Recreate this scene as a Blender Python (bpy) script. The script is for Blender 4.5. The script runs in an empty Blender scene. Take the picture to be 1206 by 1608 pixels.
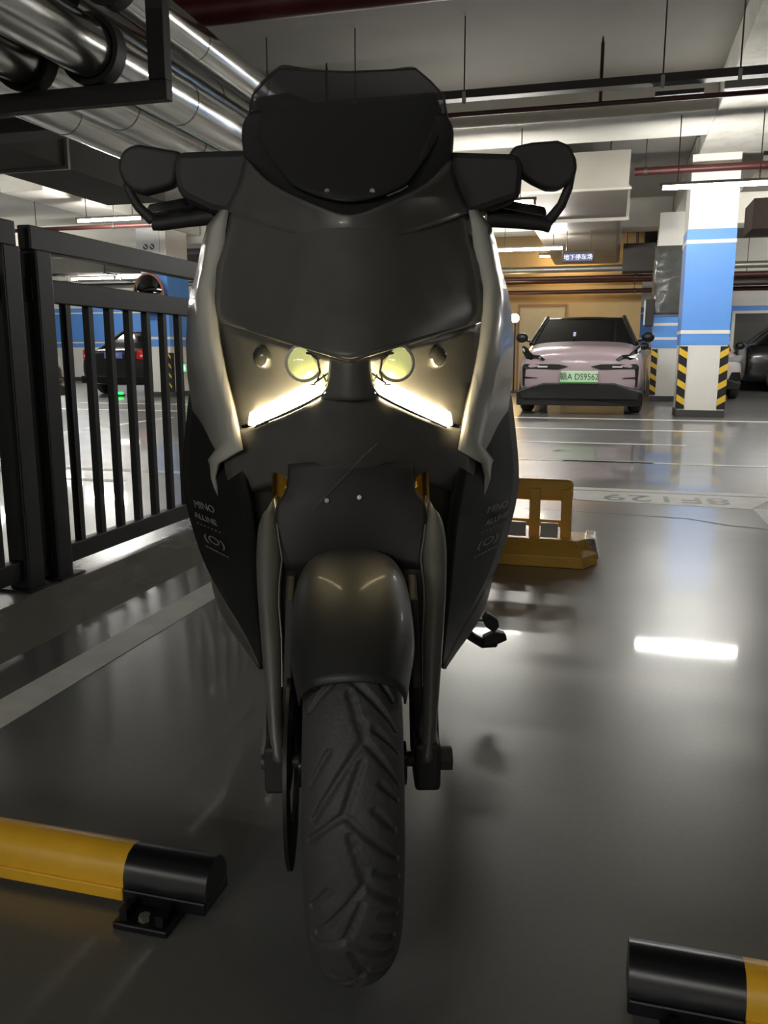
import bpy, bmesh, math, random
import numpy as np
from mathutils import Vector, Matrix
random.seed(7)
SC = bpy.context.scene
COL = SC.collection
R = math.radians
# ------------------------------------------------------------------ camera
CAM_H, PITCH, FPX = 0.84, R(10.63), 1300.0
cam = bpy.data.objects.new('camera', bpy.data.cameras.new('camera'))
COL.objects.link(cam)
cam.location = (0, 0, CAM_H)
cam.rotation_euler = (R(90) - PITCH, 0, 0)
cam.data.sensor_fit = 'HORIZONTAL'
cam.data.sensor_width = 36.0
cam.data.lens = 36.0 * FPX / 1206.0
cam.data.clip_start = 0.02
SC.camera = cam
# ------------------------------------------------------------------ world and exposure
w = bpy.data.worlds.new('world'); SC.world = w
w.use_nodes = True
w.node_tree.nodes['Background'].inputs[0].default_value = (0.6, 0.62, 0.65, 1)
w.node_tree.nodes['Background'].inputs[1].default_value = 0.02
vs = SC.view_settings
vs.view_transform = 'Standard'; vs.look = 'None'; vs.gamma = 1.0; vs.use_curve_mapping = False
vs.exposure = 1.0
SC.cycles.use_denoising = True
SC.cycles.sample_clamp_indirect = 4.0
SC.cycles.max_bounces = 7; SC.cycles.diffuse_bounces = 4; SC.cycles.glossy_bounces = 3; SC.cycles.transparent_max_bounces = 10
SC.cycles.caustics_reflective = False
SC.cycles.caustics_refractive = False
TUBE = 170.0          # emission of the fluorescent tubes
# ------------------------------------------------------------------ helpers
GROT = -R(15.2)      # the garage grid is turned to the viewing direction: x = across, y = along the bays
CG, SG = math.cos(GROT), math.sin(GROT)
def gw(b, a, z=0.0): return Vector((b*CG - a*SG, b*SG + a*CG, z))
def lin(c):
    r = []
    for v in c:
        v /= 255.0
        r.append(v/12.92 if v <= .04045 else ((v+.055)/1.055)**2.4)
    return r
_mats = {}
def M(name, rgb, rough=.5, metal=0., var=0., scale=6., bump=0., bscale=60., coat=0., emit=None, estr=0., spec=.5, rvar=0., trans=None):
    if name in _mats: return _mats[name]
    m = bpy.data.materials.new(name); m.use_nodes = True
    nt = m.node_tree; N = nt.nodes; L = nt.links
    p = N['Principled BSDF']
    c = lin(rgb)
    p.inputs['Base Color'].default_value = (*c, 1)
    p.inputs['Roughness'].default_value = rough
    p.inputs['Metallic'].default_value = metal
    p.inputs['Specular IOR Level'].default_value = spec
    p.inputs['Coat Weight'].default_value = coat
    p.inputs['Coat Roughness'].default_value = .08
    tc = N.new('ShaderNodeTexCoord')
    if var or rvar:
        n = N.new('ShaderNodeTexNoise'); n.inputs['Scale'].default_value = scale; n.inputs['Detail'].default_value = 6; n.inputs['Roughness'].default_value = .62
        L.new(tc.outputs['Object'], n.inputs['Vector'])
        if var:
            mr = N.new('ShaderNodeMapRange'); mr.inputs[1].default_value = .25; mr.inputs[2].default_value = .75
            mr.inputs[3].default_value = 1-var; mr.inputs[4].default_value = 1+var
            L.new(n.outputs[0], mr.inputs[0])
            mx = N.new('ShaderNodeVectorMath'); mx.operation = 'SCALE'
            mx.inputs[0].default_value = c; L.new(mr.outputs[0], mx.inputs[3]); L.new(mx.outputs[0], p.inputs['Base Color'])
        if rvar:
            m2 = N.new('ShaderNodeMapRange'); m2.inputs[1].default_value = .3; m2.inputs[2].default_value = .7
            m2.inputs[3].default_value = max(.02, rough-rvar); m2.inputs[4].default_value = min(1, rough+rvar)
            L.new(n.outputs[0], m2.inputs[0]); L.new(m2.outputs[0], p.inputs['Roughness'])
    if bump:
        n2 = N.new('ShaderNodeTexNoise'); n2.inputs['Scale'].default_value = bscale; n2.inputs['Detail'].default_value = 4
        L.new(tc.outputs['Object'], n2.inputs['Vector'])
        bp = N.new('ShaderNodeBump'); bp.inputs['Strength'].default_value = bump; bp.inputs['Distance'].default_value = .01
        L.new(n2.outputs[0], bp.inputs['Height']); L.new(bp.outputs[0], p.inputs['Normal'])
    if emit:
        p.inputs['Emission Color'].default_value = (*lin(emit), 1); p.inputs['Emission Strength'].default_value = estr
    if trans is not None:
        t = N.new('ShaderNodeBsdfTransparent'); t.inputs[0].default_value = (*lin(rgb), 1)
        g = N.new('ShaderNodeBsdfGlossy'); g.inputs['Roughness'].default_value = rough; g.inputs[0].default_value = (.5, .5, .5, 1)
        d = N.new('ShaderNodeBsdfDiffuse'); d.inputs[0].default_value = (*[x*.35 for x in c], 1)
        a1 = N.new('ShaderNodeMixShader'); a1.inputs[0].default_value = trans
        a2 = N.new('ShaderNodeMixShader'); a2.inputs[0].default_value = .06
        L.new(t.outputs[0], a1.inputs[1]); L.new(d.outputs[0], a1.inputs[2])
        L.new(a1.outputs[0], a2.inputs[1]); L.new(g.outputs[0], a2.inputs[2])
        L.new(a2.outputs[0], N['Material Output'].inputs['Surface'])
    _mats[name] = m
    return m
def empty(name, loc=(0, 0, 0), rz=0., label=None, cat=None, group=None):
    o = bpy.data.objects.new(name, None); COL.objects.link(o)
    o.empty_display_size = .1
    o.location = loc; o.rotation_euler = (0, 0, rz)
    return tag(o, label, cat, group)
def tag(o, label=None, cat=None, group=None, kind=None):
    if label: o['label'] = label
    if cat: o['category'] = cat
    if group: o['group'] = group
    if kind: o['kind'] = kind
    return o
def link(name, mesh, mat, parent=None, loc=(0, 0, 0), rz=0., smooth=False):
    o = bpy.data.objects.new(name, mesh); COL.objects.link(o)
    if mat and not mesh.materials: mesh.materials.append(mat)
    o.location = loc; o.rotation_euler = (0, 0, rz)
    if parent: o.parent = parent
    if smooth: mesh.shade_smooth()
    return o
def fin(name, bm, mat, parent=None, loc=(0, 0, 0), rz=0., smooth=False, bevel=0., bseg=2):
    bmesh.ops.recalc_face_normals(bm, faces=bm.faces)
    if bevel:
        es = [e for e in bm.edges if len(e.link_faces) == 2 and e.calc_face_angle(0) > .5]
        bmesh.ops.bevel(bm, geom=es, offset=bevel, segments=bseg, profile=.5, affect='EDGES', clamp_overlap=True)
    me = bpy.data.meshes.new(name); bm.to_mesh(me); bm.free()
    return link(name, me, mat, parent, loc, rz, smooth)
def abox(bm, x0, x1, y0, y1, z0, z1):
    v = [bm.verts.new((x, y, z)) for z in (z0, z1) for y in (y0, y1) for x in (x0, x1)]
    for q in ((0, 1, 3, 2), (4, 6, 7, 5), (0, 4, 5, 1), (1, 5, 7, 3), (3, 7, 6, 2), (2, 6, 4, 0)):
        bm.faces.new([v[i] for i in q])
    return v
def box(name, mat, x0, x1, y0, y1, z0, z1, parent=None, loc=(0, 0, 0), rz=0., bevel=0.):
    bm = bmesh.new(); abox(bm, x0, x1, y0, y1, z0, z1)
    return fin(name, bm, mat, parent, loc, rz, False, bevel)
def atube(bm, pts, r, n=12, caps=True):
    pts = [Vector(p) for p in pts]
    rs = r if isinstance(r, (list, tuple)) else [r]*len(pts)
    rings = []
    up = None
    for i, p in enumerate(pts):
        d = ((pts[min(i+1, len(pts)-1)] - pts[max(i-1, 0)])).normalized()
        if up is None:
            up = d.orthogonal().normalized()
        up = (up - d*up.dot(d)).normalized()
        sd = d.cross(up)
        rings.append([bm.verts.new(p + (up*math.cos(2*math.pi*k/n) + sd*math.sin(2*math.pi*k/n))*rs[i]) for k in range(n)])
    for i in range(len(rings)-1):
        for k in range(n):
            bm.faces.new((rings[i][k], rings[i][(k+1) % n], rings[i+1][(k+1) % n], rings[i+1][k]))
    if caps:
        bm.faces.new(rings[0][::-1]); bm.faces.new(rings[-1])
def tube(name, mat, pts, r, parent=None, n=12, loc=(0, 0, 0), rz=0., smooth=True):
    bm = bmesh.new(); atube(bm, pts, r, n)
    o = fin(name, bm, mat, parent, loc, rz)
    if smooth: shade(o)
    return o
def shade(o, ang=40):
    me = o.data; me.shade_smooth()
    bm = bmesh.new(); bm.from_mesh(me)
    for e in bm.edges:
        if len(e.link_faces) == 2 and e.calc_face_angle(0) > R(ang): e.smooth = False
    bm.to_mesh(me); bm.free()
    return o
def prism(name, mat, pts, ext, parent=None, bevel=0., loc=(0, 0, 0), rz=0., bseg=2):
    """outline (3d points) pushed along ext"""
    bm = bmesh.new(); ext = Vector(ext)
    a = [bm.verts.new(p) for p in pts]; b = [bm.verts.new(Vector(p)+ext) for p in pts]
    bm.faces.new(a); bm.faces.new(b[::-1])
    n = len(pts)
    for i in range(n): bm.faces.new((a[i], b[i], b[(i+1) % n], a[(i+1) % n]))
    return fin(name, bm, mat, parent, loc, rz, False, bevel, bseg)
def lathe(name, mat, prof, parent=None, axis='x', n=32, center=(0, 0, 0), closed=False):
    """prof = [(r, h)], turned about the axis"""
    bm = bmesh.new(); c = Vector(center)
    rings = []
    for r, h in prof:
        ring = []
        for k in range(n):
            t = 2*math.pi*k/n; p, q = r*math.cos(t), r*math.sin(t)
            v = {'x': (h, p, q), 'y': (p, h, q), 'z': (p, q, h)}[axis]
            ring.append(bm.verts.new(c+Vector(v)))
        rings.append(ring)
    m = len(rings)
    for i in range(m if closed else m-1):
        for k in range(n):
            bm.faces.new((rings[i][k], rings[i][(k+1) % n], rings[(i+1) % m][(k+1) % n], rings[(i+1) % m][k]))
    if not closed:
        if prof[0][0] > 1e-5: bm.faces.new(rings[0])
        if prof[-1][0] > 1e-5: bm.faces.new(rings[-1])
    bmesh.ops.remove_doubles(bm, verts=bm.verts, dist=1e-6)
    o = fin(name, bm, mat, parent)
    return shade(o, 35)
def grid(name, mat, rows, parent=None, thick=.004, sub=2, smooth=True, cyc=False, simple=False):
    bm = bmesh.new()
    V = [[bm.verts.new(p) for p in r] for r in rows]
    for i in range(len(V)-1):
        m = len(V[i])
        for j in range(m if cyc else m-1):
            bm.faces.new((V[i][j], V[i][(j+1) % m], V[i+1][(j+1) % m], V[i+1][j]))
    bmesh.ops.recalc_face_normals(bm, faces=bm.faces)
    me = bpy.data.meshes.new(name); bm.to_mesh(me); bm.free()
    o = link(name, me, mat, parent, smooth=smooth)
    if sub:
        s = o.modifiers.new('sub', 'SUBSURF'); s.levels = sub; s.render_levels = sub; s.boundary_smooth = 'PRESERVE_CORNERS'
        if simple: s.subdivision_type = 'SIMPLE'
    if thick:
        s = o.modifiers.new('thick', 'SOLIDIFY'); s.thickness = thick; s.offset = 0
    return o
def text(name, mat, s, size, parent, loc, rot, ext=.0008, align='CENTER', sx=1.):
    cu = bpy.data.curves.new(name, 'FONT'); cu.body = s; cu.size = size; cu.extrude = ext
    cu.align_x = align; cu.align_y = 'CENTER'; cu.resolution_u = 3
    tmp = bpy.data.objects.new('tmp', cu); COL.objects.link(tmp)
    me = bpy.data.meshes.new_from_object(tmp); bpy.data.objects.remove(tmp); bpy.data.curves.remove(cu)
    me.materials.clear(); me.materials.append(mat)
    o = bpy.data.objects.new(name, me); COL.objects.link(o)
    o.parent = parent; o.location = loc; o.rotation_euler = rot; o.scale = (sx, 1, 1)
    return o
def gbox(name, mat, b0, b1, a0, a1, z0, z1, parent=None, bevel=0.):
    """box in garage coordinates with its origin at its own base; top-level"""
    cb, ca = (b0+b1)/2, (a0+a1)/2
    if parent: return box(name, mat, b0, b1, a0, a1, z0, z1, parent, bevel=bevel)
    return box(name, mat, b0-cb, b1-cb, a0-ca, a1-ca, 0, z1-z0, None, gw(cb, ca, z0), GROT, bevel)
# ------------------------------------------------------------------ materials
ceil_m = M('ceiling_paint', (108, 105, 98), .9, var=.10, scale=.8, bump=.15, bscale=30)
beam_m = M('beam_paint', (226, 223, 214), .85, var=.08, scale=1.2, bump=.15, bscale=20)
ceil2_m = M('bay_lit_tone', (188, 186, 178), .9, var=.08, scale=1.)  # lighter copy of the ceiling tone, brightness of lit bays put into colour
conc_m = M('rough_concrete', (214, 211, 202), .92, var=.22, scale=3, bump=.6, bscale=14)
wall_w = M('wall_white', (238, 236, 230), .7, var=.05, scale=1.5)
wall_b = M('wall_blue', (100, 160, 240), .55, var=.04, scale=2)
wall_g = M('wall_grey', (176, 172, 164), .85, var=.12, scale=1.2)
cream_m = M('wall_cream', (186, 164, 122), .8, var=.08, scale=1.5)
black_m = M('satin_black', (26, 26, 27), .42, var=.12, scale=9)
iron_m = M('fence_iron', (17, 18, 21), .5, metal=.1, var=.15, scale=14)
white_p = M('line_paint', (238, 237, 230), .5, var=.12, scale=9)
skirt_m = M('skirting_grey', (70, 70, 70), .5, var=.1)
red_m = M('red_pipe', (74, 28, 26), .45, var=.15, scale=5)
dkred_m = M('maroon_pipe', (70, 34, 30), .5, var=.15, scale=5)
steel_m = M('galvanised_steel', (150, 148, 142), .38, metal=.55, var=.12, scale=4)
duct_m = M('duct_sheet', (150, 146, 138), .5, metal=.25, var=.07, scale=2)
dduct_m = M('dark_duct', (74, 71, 68), .8, metal=.0, var=.1, scale=2)
rod_m = M('rod_steel', (84, 80, 76), .5, metal=.5, var=.1)
alu_m = M('aluminium_cladding', (205, 205, 200), .2, metal=1., var=.05, scale=3, bump=.05, bscale=9, rvar=.06)
yel_m = M('yellow_paint', (246, 190, 52), .4, var=.10, scale=12)
rubber_m = M('rubber', (72, 72, 73), .62, var=.18, scale=30, bump=.15, bscale=160)
tubeM = M('tube_light', (255, 255, 255), .4, emit=(255, 252, 244), estr=TUBE)
chrome_m = M('chrome', (200, 200, 196), .12, metal=1., var=.03)
# epoxy floor
def floor_mat():
    m = bpy.data.materials.new('epoxy_floor'); m.use_nodes = True
    nt = m.node_tree; N = nt.nodes; L = nt.links; p = N['Principled BSDF']
    tc = N.new('ShaderNodeTexCoord')
    n1 = N.new('ShaderNodeTexNoise'); n1.inputs['Scale'].default_value = .7; n1.inputs['Detail'].default_value = 3; n1.inputs['Roughness'].default_value = .65
    n2 = N.new('ShaderNodeTexNoise'); n2.inputs['Scale'].default_value = 90; n2.inputs['Detail'].default_value = 3
    mp = N.new('ShaderNodeMapping'); mp.inputs['Scale'].default_value = (1.0, 1.6, 1)
    n3 = N.new('ShaderNodeTexNoise'); n3.inputs['Scale'].default_value = 1.6; n3.inputs['Detail'].default_value = 2.5; n3.inputs['Roughness'].default_value = .5
    L.new(tc.outputs['Object'], n1.inputs['Vector']); L.new(tc.outputs['Object'], n2.inputs['Vector'])
    L.new(tc.outputs['Object'], mp.inputs['Vector']); L.new(mp.outputs[0], n3.inputs['Vector'])
    r = N.new('ShaderNodeValToRGB')
    r.color_ramp.elements[0].position = .15; r.color_ramp.elements[0].color = (*lin((104, 104, 103)), 1)
    r.color_ramp.elements[1].position = .85; r.color_ramp.elements[1].color = (*lin((136, 136, 135)), 1)
    L.new(n1.outputs[0], r.inputs[0])
    mx = N.new('ShaderNodeMix'); mx.data_type = 'RGBA'; mx.blend_type = 'MULTIPLY'; mx.inputs[0].default_value = .22
    L.new(r.outputs[0], mx.inputs[6]); L.new(n2.outputs[0], mx.inputs[7]); L.new(mx.outputs[2], p.inputs['Base Color'])
    ad = N.new('ShaderNodeMath'); ad.operation = 'ADD'
    L.new(n1.outputs[0], ad.inputs[0]); L.new(n3.outputs[0], ad.inputs[1])
    mr = N.new('ShaderNodeMapRange'); mr.inputs[1].default_value = .4; mr.inputs[2].default_value = 1.6; mr.inputs[3].default_value = .24; mr.inputs[4].default_value = .40
    L.new(ad.outputs[0], mr.inputs[0]); L.new(mr.outputs[0], p.inputs['Roughness'])
    b = N.new('ShaderNodeBump'); b.inputs['Strength'].default_value = .006; b.inputs['Distance'].default_value = .01
    n4 = N.new('ShaderNodeTexNoise'); n4.inputs['Scale'].default_value = 5; L.new(tc.outputs['Object'], n4.inputs['Vector'])
    L.new(n4.outputs[0], b.inputs['Height'])
    p.inputs['Specular IOR Level'].default_value = .6
    p.inputs['Coat Weight'].default_value = .55; p.inputs['Coat Roughness'].default_value = .042; p.inputs['Coat IOR'].default_value = 1.45
    return m
# ------------------------------------------------------------------ structure
B0, B1, A0, A1, CZ = -27., 15., -9., 27., 3.85
def struct(o, label, cat):
    return tag(o, label, cat, kind='structure')
floor = struct(box('floor', floor_mat(), B0, B1, A0, A1, -.2, 0, None, (0, 0, 0), GROT), 'glossy grey epoxy garage floor', 'floor')
ceiling = struct(gbox('ceiling', ceil_m, B0, B1, A0, A1, CZ, CZ+.2), 'grey painted concrete ceiling slab', 'ceiling')
def bandwall(name, b0, b1, a0, a1, label, zt=CZ, lo=1.16, hi=2.5, base=wall_w, along='b'):
    root = tag(empty(name, gw((b0+b1)/2, (a0+a1)/2, 0), GROT), label, 'wall', kind='structure')
    hb, ha = (b1-b0)/2, (a1-a0)/2; e = .006
    box('wall_body', base, -hb, hb, -ha, ha, 0, zt, root)
    for nm, mt, z0, z1, o in (('blue_band', wall_b, lo, hi, e), ('white_stripe', wall_w, lo+.14, lo+.19, 2*e), ('upper_white_stripe', wall_w, hi-.19, hi-.14, 2*e), ('skirting', skirt_m, 0, .13, e)):
        box(nm, mt, -hb-o, hb+o, -ha-o, ha+o, z0, z1, root)
    return root
bandwall('wall_back', B0, -5.6, 26.0, 26.3, 'far wall with a blue band seen through the fence')
bandwall('wall_right_back', 0.6, B1, 24.0, 24.3, 'far wall with a blue band behind the parked cars on the right', hi=2.15)
struct(gbox('wall_warm', cream_m, -5.6, .6, 21.5, 21.7, 0, CZ), 'cream wall in warm light behind the mauve car', 'wall')
struct(gbox('wall_side', cream_m, -5.8, -5.6, 19.5, 26.3, 0, CZ), 'short return wall beside the warm lit bay', 'wall')
struct(gbox('wall_front', wall_g, B0, B1, A0-.2, A0, 0, CZ), 'grey wall behind the viewer', 'wall')
struct(gbox('wall_left', wall_g, B0-.2, B0, A0, A1, 0, CZ), 'grey end wall far to the left', 'wall')
struct(gbox('wall_right', wall_g, B1, B1+.2, A0, A1, 0, CZ), 'grey end wall far to the right', 'wall')
# beams
k = 1
def beam(b0, b1, a0, a1, z, label, m=beam_m):
    global k
    struct(gbox('trim_%d' % k, m, b0, b1, a0, a1, z, CZ, bevel=.015), label, 'beam'); k += 1
beam(B0, .98, 10.35, 11.45, 3.5, 'wide concrete ceiling beam crossing behind the scooter')
beam(1.86, B1, 10.35, 11.45, 3.5, 'wide concrete ceiling beam continuing right of the column line')
beam(.98, 1.86, 2.5, 12.5, 3.5, 'rough concrete beam over the blue and white column', conc_m)
beam(.98, 1.86, 13.0, 23.9, 3.45, 'concrete beam running on behind the blue and white column')
beam(B0, .97, 17.4, 18.1, 3.3, 'second concrete ceiling beam farther back')
beam(1.9, B1, 17.4, 18.1, 3.3, 'second concrete ceiling beam far right')
beam(-9.7, -8.9, 12.0, 17.3, 3.45, 'concrete beam over the left column')
beam(B0, B1, -1.2, -.4, 3.5, 'concrete ceiling beam behind the viewer')
struct(gbox('trim_%d' % k, ceil2_m, -5.4, .97, 12.7, 17.3, CZ-.03, CZ), 'added pale ceiling panel beyond the wide beam, toned to look lit', 'ceiling bay'); k += 1  # panels put in so the ceiling here looks better lit
struct(gbox('trim_%d' % k, ceil2_m, -16., -9.8, 12.7, 17.3, CZ-.03, CZ), 'added pale ceiling panel over the left cars, toned to look lit', 'ceiling bay'); k += 1
# floor paint: thin coats on the floor
def paint(name, b0, b1, a0, a1, m=white_p):
    return box(name, m, b0, b1, a0, a1, -.01, .0015, floor)
paint('stall_line', -1.43, -1.316, -.6, 5.37)
paint('stall_line', .80, .91, .2, 4.95)
paint('stall_line', -14., 3.6, 5.39, 5.50)
paint('stall_line', -14., 4.5, 11.72, 11.84)
for b0, b1, a in ((-3.2, 1.13, 10.04), (-2.6, .72, 8.42), (-3.4, 2.2, 6.92)):
    paint('lane_line', b0, b1, a-.035, a+.035)
paint('worn_line', -.35, .35, 6.86, 7.02, M('worn_paint', (150, 150, 148), .45, var=.2, scale=9))
prism('number_strip', white_p, [(-.30, 5.365, -.01), (-.30, 5.30, -.01), (-.17, 5.0, -.01), (.79, 4.93, -.01), (.98, 5.365, -.01)], (0, 0, .0115), floor)
nm = M('number_paint', (70, 70, 70), .5, var=.15, scale=20)
text('bay_number', nm, '8F129', .30, floor, (.345, 5.16, .0016), (0, 0, math.pi), .0006, sx=1.0)
paint('stall_line', -9.5, -3.0, 13.4, 13.5); paint('stall_line', -6.0, -5.9, 5.5, 10.5); paint('stall_line', -11.5, -3.2, 4.9, 5.0)
ck = M('crack', (60, 60, 60), .7, var=.2)
def crack(pts):
    bm = bmesh.new(); q = []
    for (b, a) in pts: q.append((bm.verts.new((b-.004, a-.004, .0012)), bm.verts.new((b+.004, a+.004, .0012))))
    for i in range(len(q)-1): bm.faces.new((q[i][0], q[i+1][0], q[i+1][1], q[i][1]))
    fin('crack', bm, ck, floor)
crack([(-.45, 4.63), (-.1, 4.6), (.2, 4.58), (.42, 4.55)]); crack([(.42, 4.55), (.62, 4.7), (.85, 4.92)]); crack([(.42, 4.55), (.6, 4.42), (.8, 4.35), (1.3, 4.2)])
# kerb below the fence
kerb_m = M('kerb_paint', (132, 128, 118), .26, var=.12, scale=2.2, bump=.05, bscale=9, rvar=.06)
bm = bmesh.new()
prof = [(-2.22, 0), (-2.22, .05), (-1.84, .05), (-1.78, .035), (-1.66, .012), (-1.60, 0)]
for a in (-1.5, 7.2):
    for b, z in prof: bm.verts.new((b+1.9, a-2.85, z))
bm.verts.ensure_lookup_table(); n = len(prof)
for i in range(n-1): bm.faces.new([bm.verts[j] for j in (i, i+1, i+1+n, i+n)])
bm.faces.new([bm.verts[j] for j in range(n)]); bm.faces.new([bm.verts[j+n] for j in range(n)])
bm.faces.new([bm.verts[j] for j in (0, n-1, 2*n-1, n)])
struct(fin('trim_%d' % k, bm, kerb_m, None, gw(-1.9, 2.85, 0), GROT), 'low painted kerb under the black iron fence', 'kerb'); k += 1
# ------------------------------------------------------------------ columns
guard_m = M('guard_black', (30, 32, 36), .5, var=.1)
gy_m = M('guard_yellow', (238, 196, 60), .45, var=.08)
def guard(col, x, y, z0, z1, w, d, slant, chevron=False, n=4):
    """corner guard with raised stripes on the face turned to the viewer (-y)"""
    g = box('corner_guard', guard_m, x-w/2, x+w/2, y-.012, y+d, z0, z1, col)
    st = (z1-z0)/n
    for i in range(n):
        z = z0+st*(i+.36); hh = st*.42; yy = y-.016
        if chevron:
            for s in (-1, 1):
                prism('stripe', gy_m, [(x, yy, z+.10), (x+s*w*.44, yy, z), (x+s*w*.44, yy, z+hh*.6), (x, yy, z+.10+hh*.6)], (0, .006, 0), g)
        else:
            q = slant*w*.62
            prism('stripe', gy_m, [(x-w/2, yy, z-q/2), (x+w/2, yy, z+q/2), (x+w/2, yy, z+q/2+hh), (x-w/2, yy, z-q/2+hh)], (0, .006, 0), g)
    return g
def column(b0, b1, a0, a1, label, z_lo=1.0, z_hi=2.54, zt=3.6, guards=True, chevron=False):
    cb = (b0+b1)/2
    c = tag(empty('column', gw(cb, a0, 0), GROT), label, 'column', kind='structure')
    hb = (b1-b0)/2; d = a1-a0
    box('shaft', wall_w, -hb, hb, 0, d, .1, zt, c)
    box('plinth', skirt_m, -hb-.012, hb+.012, -.012, d+.012, 0, .1, c)
    e = .006
    box('blue_band', wall_b, -hb-e, hb+e, -e, d+e, z_lo, z_hi, c)
    box('white_stripe', wall_w, -hb-2*e, hb+2*e, -2*e, d+2*e, z_lo+.15, z_lo+.20, c)
    box('white_stripe', wall_w, -hb-2*e, hb+2*e, -2*e, d+2*e, z_hi-.19, z_hi-.14, c)
    if guards:
        if chevron: guard(c, hb-.07, 0, .10, .92, .17, .12, 0, True)
        else:
            guard(c, -hb+.04, 0, .12, .98, .11, .12, -1); guard(c, hb-.04, 0, .12, .98, .11, .12, 1)
    return c
colR = column(.906, 1.523, 12.45, 13.15, 'blue and white column with two striped guards right of the mauve car', zt=3.5)
colB = column(.72, 1.35, 16.8, 17.38, 'half hidden column behind, wrapped in clear plastic above its blue band', z_hi=1.60, zt=3.45)
colL = column(-9.6, -9.02, 16.0, 16.9, 'blue and white column on the left carrying a round mirror', z_hi=2.75, z_lo=1.05, zt=3.45, chevron=True)
# plastic wrap on the rear column
wrap_m = M('plastic_wrap', (92, 94, 90), .16, var=.3, scale=4, bump=.8, bscale=7)
bm = bmesh.new()
rows = []
for i in range(14):
    z = 1.62+i*.095; row = []
    for j in range(24):
        t = j/24*2*math.pi
        x = max(-.37, min(.37, .52*math.cos(t))); y = .29+max(-.34, min(.34, .48*math.sin(t)))
        row.append((x+random.uniform(-.02, .02), y+random.uniform(-.025, .02), z))
    rows.append(row)
grid('plastic_wrap', wrap_m, rows, colB, thick=.002, sub=1, cyc=True)
# ------------------------------------------------------------------ fluorescent lights
lamp_house = M('lamp_housing', (128, 122, 114), .5, var=.05)
def lamp(b0, b1, a, z, label, hw=.03, top=CZ):
    cb = (b0+b1)/2; h = (b1-b0)/2
    o = empty('ceiling_light', gw(cb, a, z), GROT, label, 'light', 'fluorescent tube lights')
    box('housing', lamp_house, -h-.03, h+.03, -hw, hw, .024, .06, o, bevel=.008)
    tube('tube', tubeM, [(-h, 0, 0), (h, 0, 0)], .019, o, 8)
    for s in (-1, 1):
        box('tube_socket', lamp_house, s*(h+.004)-.014, s*(h+.004)+.014, -.022, .022, -.022, .03, o)
        tube('hanger_rod', rod_m, [(s*h*.72, 0, .06), (s*h*.72, 0, top-z)], .006, o, 6)
    return o
lamp(.447, 1.645, 10.47, 2.73, 'lit tube light hanging in front of the blue and white column', .022)
lamp(-8.88, -7.66, 12.85, 3.1, 'lit tube light above the fence, left of the scooter', .03)
lamp(-2.15, -.95, 15.62, 2.73, 'lit tube light low behind the right mirror of the scooter', .016)
lamp(-10.6, -9.4, 9.3, 2.72, 'unseen tube light off to the left, placed to light the left column')  # out of view, set here to brighten the left column front
lamp(-2.2, -1.0, 10.55, 2.66, 'tube light hidden behind the scooter screen', .022)
lamp(4.6, 5.8, 10.4, 2.73, 'tube light off to the right in the driving lane', .022)
lamp(-13.0, -11.8, 18.4, 2.72, 'tube light over the sedan')
lamp(-14.2, -13.0, 15.6, 2.73, 'tube light above the cars far left')
lamp(-10.5, -9.3, 22.3, 2.9, 'tube light near the far blue wall')
lamp(-17.0, -15.8, 22.3, 2.9, 'tube light at the far left end of the blue wall')
lamp(4.6, 5.8, 20.6, 2.9, 'tube light over the dark car on the right')
lamp(-1.9, -.7, -5.6, 2.6, 'tube light behind the viewer, left of the middle')
lamp(.3, 1.5, -6.9, 2.6, 'added tube light behind the viewer, right of the middle, for frontal light')  # added unseen lamp, throws frontal light on the scooter
lamp(-5.9, -4.7, -6.9, 2.6, 'added tube light behind the viewer, far left, for frontal light')  # second unseen lamp added for light on upright faces
lamp(2.2, 3.4, 15.45, 2.86, 'added tube light hidden by the brown duct, lighting the pale car', .016)  # helper lamp kept out of sight behind the duct for the pale car
lamp(-4.4, -3.2, 13.6, 2.73, 'added tube light behind the scooter, brightening the ceiling beyond the wide beam', .016)  # extra unseen lamp to lift the ceiling past the beam
# ------------------------------------------------------------------ pipes, ducts and trays
def gpipe(name, mat, b0, b1, a, z, r, label, cat='pipe', rods=(), rodtop=CZ, dirn='b', drops=(), n=14):
    cb = (b0+b1)/2
    if dirn == 'b': o = empty(name, gw(cb, a, z), GROT, label, cat); P = lambda t: (t-cb, 0, 0)
    else: o = empty(name, gw(a, cb, z), GROT, label, cat); P = lambda t: (0, t-cb, 0)
    tube('pipe_run', mat, [P(b0), P(b1)], r, o, n)
    for t in rods:
        x, y, _ = P(t)
        tube('hanger_rod', rod_m, [(x, y, r*.5), (x, y, rodtop-z)], .007, o, 6)
        tube('pipe_clamp', rod_m, [(x-.02, y, 0), (x+.02, y, 0)] if dirn == 'b' else [(x, y-.02, 0), (x, y+.02, 0)], r+.008, o, n)
    for t in drops:
        x, y, _ = P(t)
        d = tube('sprinkler_riser', mat, [(x, y, 0), (x, y, .5), (x, y, .52), (x, y, .56)], [.016, .016, .011, .006], o, 8)
    return o
gpipe('fire_pipe', M('deep_red', (82, 22, 24), .5, var=.12), -5.4, 4., 5.86, 3.24, .095, 'thick dark red pipe crossing at the very top', rods=(-5.5, 2.9))
gpipe('fire_pipe', dkred_m, -4.9, 6., 8.25, 3.08, .022, 'thin maroon sprinkler pipe under the cable tray', rods=(), drops=(-.22, -2.82, 2.5))
gpipe('fire_pipe', red_m, .16, 8., 12.2, 3.27, .05, 'red pipe running beside the metal duct at right', rods=(.30, 2.6), rodtop=CZ)
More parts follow.
